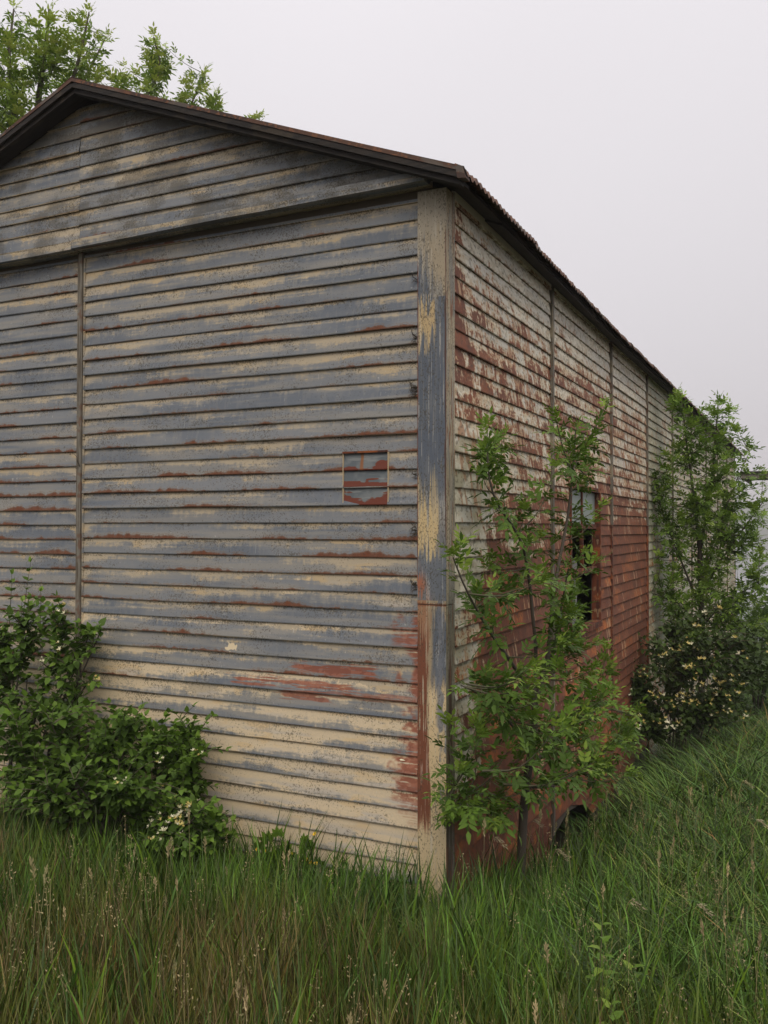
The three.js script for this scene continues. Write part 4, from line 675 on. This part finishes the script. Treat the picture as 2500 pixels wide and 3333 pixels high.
{
  // weathered stake in the grass, a tendril on the batten, dry wisps in the gap beside the corner board
  const p = onZ(490, 2890, 0.75), g = groundY(p.x, p.z), top = onZ(497, 2812, 0.75);
  const st = tube([V(p.x - 0.01, g - 0.1, p.z), V(top.x, top.y - 0.02, p.z), V(top.x, top.y, p.z)], 0.009, 0.008, 6); const m = part('wooden_stake', st, MAT.pale, scene); m.userData = { label: 'thin pale wooden stake standing in the grass in front of the honeysuckle', category: 'stake' };
  const td = part('dead_tendril', tube(curve([onZ(262, 1522, 0.03), onZ(252, 1500, 0.06), onZ(248, 1484, 0.07), onZ(237, 1476, 0.07)], 8), 0.004, 0.0012, 5), MAT.bark, scene); td.userData = { label: 'curled dark tendril sticking out beside the grey batten', category: 'tendril' };
  reseed(821);
  const wisp = (v, n, size, label) => { const out = [], c = onZ(1356, v, 0.02); for (let i = 0; i < n; i++) { const a = rr(-1.4, 1.4), L = size * rr(0.5, 1.1), s = c.clone().add(V(rr(-0.004, 0.006), rr(-0.03, 0.03) * size / 0.05, 0)); out.push(tube(curve([s, s.clone().add(V(-L * 0.45, -L * 0.3 * a, 0.02)), s.clone().add(V(-L * 0.6, -L * a, 0.03))], 4), 0.0022, 0.0008, 3)); } const m = part('dry_wisp', mergeGeometries(out), MAT.bark, scene); m.name = numbered('dry_wisp'); m.userData = { label, category: 'dry weed', kind: 'stuff' }; };
  wisp(915, 6, 0.035, 'few dry stalks caught beside the upper corner board'); wisp(1102, 10, 0.035, 'small dry tuft caught beside the corner board'); wisp(1275, 22, 0.06, 'dark dry nest wedged beside the blue corner board'); wisp(1545, 7, 0.035, 'short dry stalks beside the repair patch'); wisp(1725, 16, 0.05, 'dry bristly tuft below the repair patch'); wisp(1905, 16, 0.045, 'dry bristly tuft above the rusty corner joint');
  const peel = part('peeled_flake', leaflet(0.045, 0.012, 0.4, 0.3), MAT.petalWhite, scene), at = onZ(1300, 2472, 0.03); leafMatrix(at, V(1, 0.05, 0.1), V(0, 0.6, 1), 0.75).decompose(peel.position, peel.quaternion, peel.scale); peel.userData = { label: 'white paint flake curling off a board near the corner', category: 'paint flake' };
}
{
  // broad-leaved weeds standing in the grass
  reseed(841);
  const oval = [leaflet(0.09, 0.05, 0.2, 0.3), leaflet(0.075, 0.045, 0.15, 0.4)], spots = [[915, 3190, 1.35, 'round clump of pale leaves low in the brown meadow grass'], [2060, 3170, 1.0, 'weed with drooping oval leaves among the long grass blades'], [1960, 3030, 1.2, 'broad leaved weed in the lush grass below the young ash'], [545, 2700, 0.6, 'pale green nettle top in front of the honeysuckle'], [1990, 3290, 1.6, 'leafy weed with upright leaves near the seed heads'], [280, 2770, 0.75, 'leafy weed standing in tall grass before the broad honeysuckle'], [800, 2850, 0.5, 'dark leafy weed beside the buttercups']];
  for (const [u, v, z, label] of spots) {
    const top = onZ(u, v - 20, z), base = V(top.x, groundY(top.x, top.z), top.z), t = thing('leafy_weed', label, 'weed', null, base), H = Math.max(0.18, top.y - base.y), st = curve([V(0, 0, 0), V(rr(-0.02, 0.02), H * 0.5, rr(-0.02, 0.02)), V(0, H, 0)], 5); part('stalk', tube(st, 0.004, 0.002, 5), MAT.twig, t);
    for (let i = 0; i < 14; i++) { const k = i / 13, a = i * 2.4, P = V(0, H * (0.45 + 0.55 * k), 0), f = V(Math.cos(a), mix(0.0, 0.8, k) + rr(-0.2, 0.2), Math.sin(a)), m = part('leaf', oval[i % 2], i % 3 ? MAT.leafMid : MAT.leafYoung, t); leafMatrix(P, f, V(0, 1, 0), rr(0.7, 1.1) * mix(1.05, 0.6, k)).decompose(m.position, m.quaternion, m.scale); }
  }
  // drooping reed-grass plumes on the right
  const plume = (u, v, z, label) => { const tip = onZ(u, v, z), b = V(tip.x - 0.12, groundY(tip.x - 0.12, z), z), c = curve([b, V(b.x + 0.03, mix(b.y, tip.y, 0.75), z), V(tip.x - 0.05, tip.y + 0.035, z), tip], 14), t = thing('reed_plume', label, 'grass plume', 'reed plumes over the long grass', b); const loc = c.map((q) => q.clone().sub(b)); part('stalk', tube(loc, 0.0022, 0.0012, 4), MAT.straw, t); const out = [], m4 = new THREE.Matrix4(); for (let i = 0; i < 46; i++) { const q = loc[Math.min(14, 9 + Math.floor(rnd() * 6))], g = leaflet(0.022, 0.006, 0.3, 0.1); g.applyMatrix4(leafMatrix(q.clone().add(V(rr(-0.01, 0.01), rr(-0.012, 0.006), rr(-0.01, 0.01))), V(0.8, rr(-0.7, 0.4), rr(-0.5, 0.5)), V(0, 1, 0), rr(0.7, 1.2))); out.push(g); } part('plume', mergeGeometries(out), MAT.pale, t).userData.kind = 'stuff'; };
  for (const [u, v, z, label] of [[2495, 2690, -1.6, 'large drooping reed plume in the long grass by the pale shrub'], [2490, 3115, 0.4, 'heavy straw plume arching over the weeds beside a second plume'], [2440, 3160, 0.5, 'straw plume hanging just below the heaviest plume'], [2445, 2560, -2.6, 'small reed plume in the grass near the flowering honeysuckle'], [2310, 2975, 0.0, 'slim plume in the lush grass between the weeds and the shrubs'], [2090, 2960, 0.2, 'short plume beside the broad leaved weed'], [1840, 2790, -0.6, 'slender plume standing before the torn hole'], [1765, 2690, -0.9, 'tall pale plume at the edge of the torn hole'], [1640, 2750, -0.1, 'thin plume in front of the dark foot of the side wall']]) plume(u, v, z, label);
}
{
  // open shelter beyond the barn, by the lake
  const z = -24, a = onZ(2412, 1535, z), b = onZ(2412, 1558, z), t = thing('open_shelter', 'flat roofed open shelter beyond the end of the barn by the lake', 'shelter', null, V(a.x, groundY(a.x + 2, z), z)), y0 = t.position.y;
  const roofTop = a.y - y0, low = b.y - y0;
  part('roof_slab', box(0, 7, roofTop - 0.05, roofTop, -4.5, 0.06), M.dark, t); part('fascia', box(0.02, 7, low, roofTop - 0.052, -0.03, 0.0), M.wood, t); part('fascia', box(0.0, 0.018, low, roofTop - 0.052, -4.5, 0.0), M.wood, t);
  for (const [x, zz] of [[1.5, -0.2], [6.8, -0.2], [1.5, -4.3], [6.8, -4.3]]) part('post', box(x - 0.06, x + 0.06, -1.2, roofTop - 0.055, zz - 0.06, zz + 0.06), M.rust, t);
}
renderer.render(scene, camera);
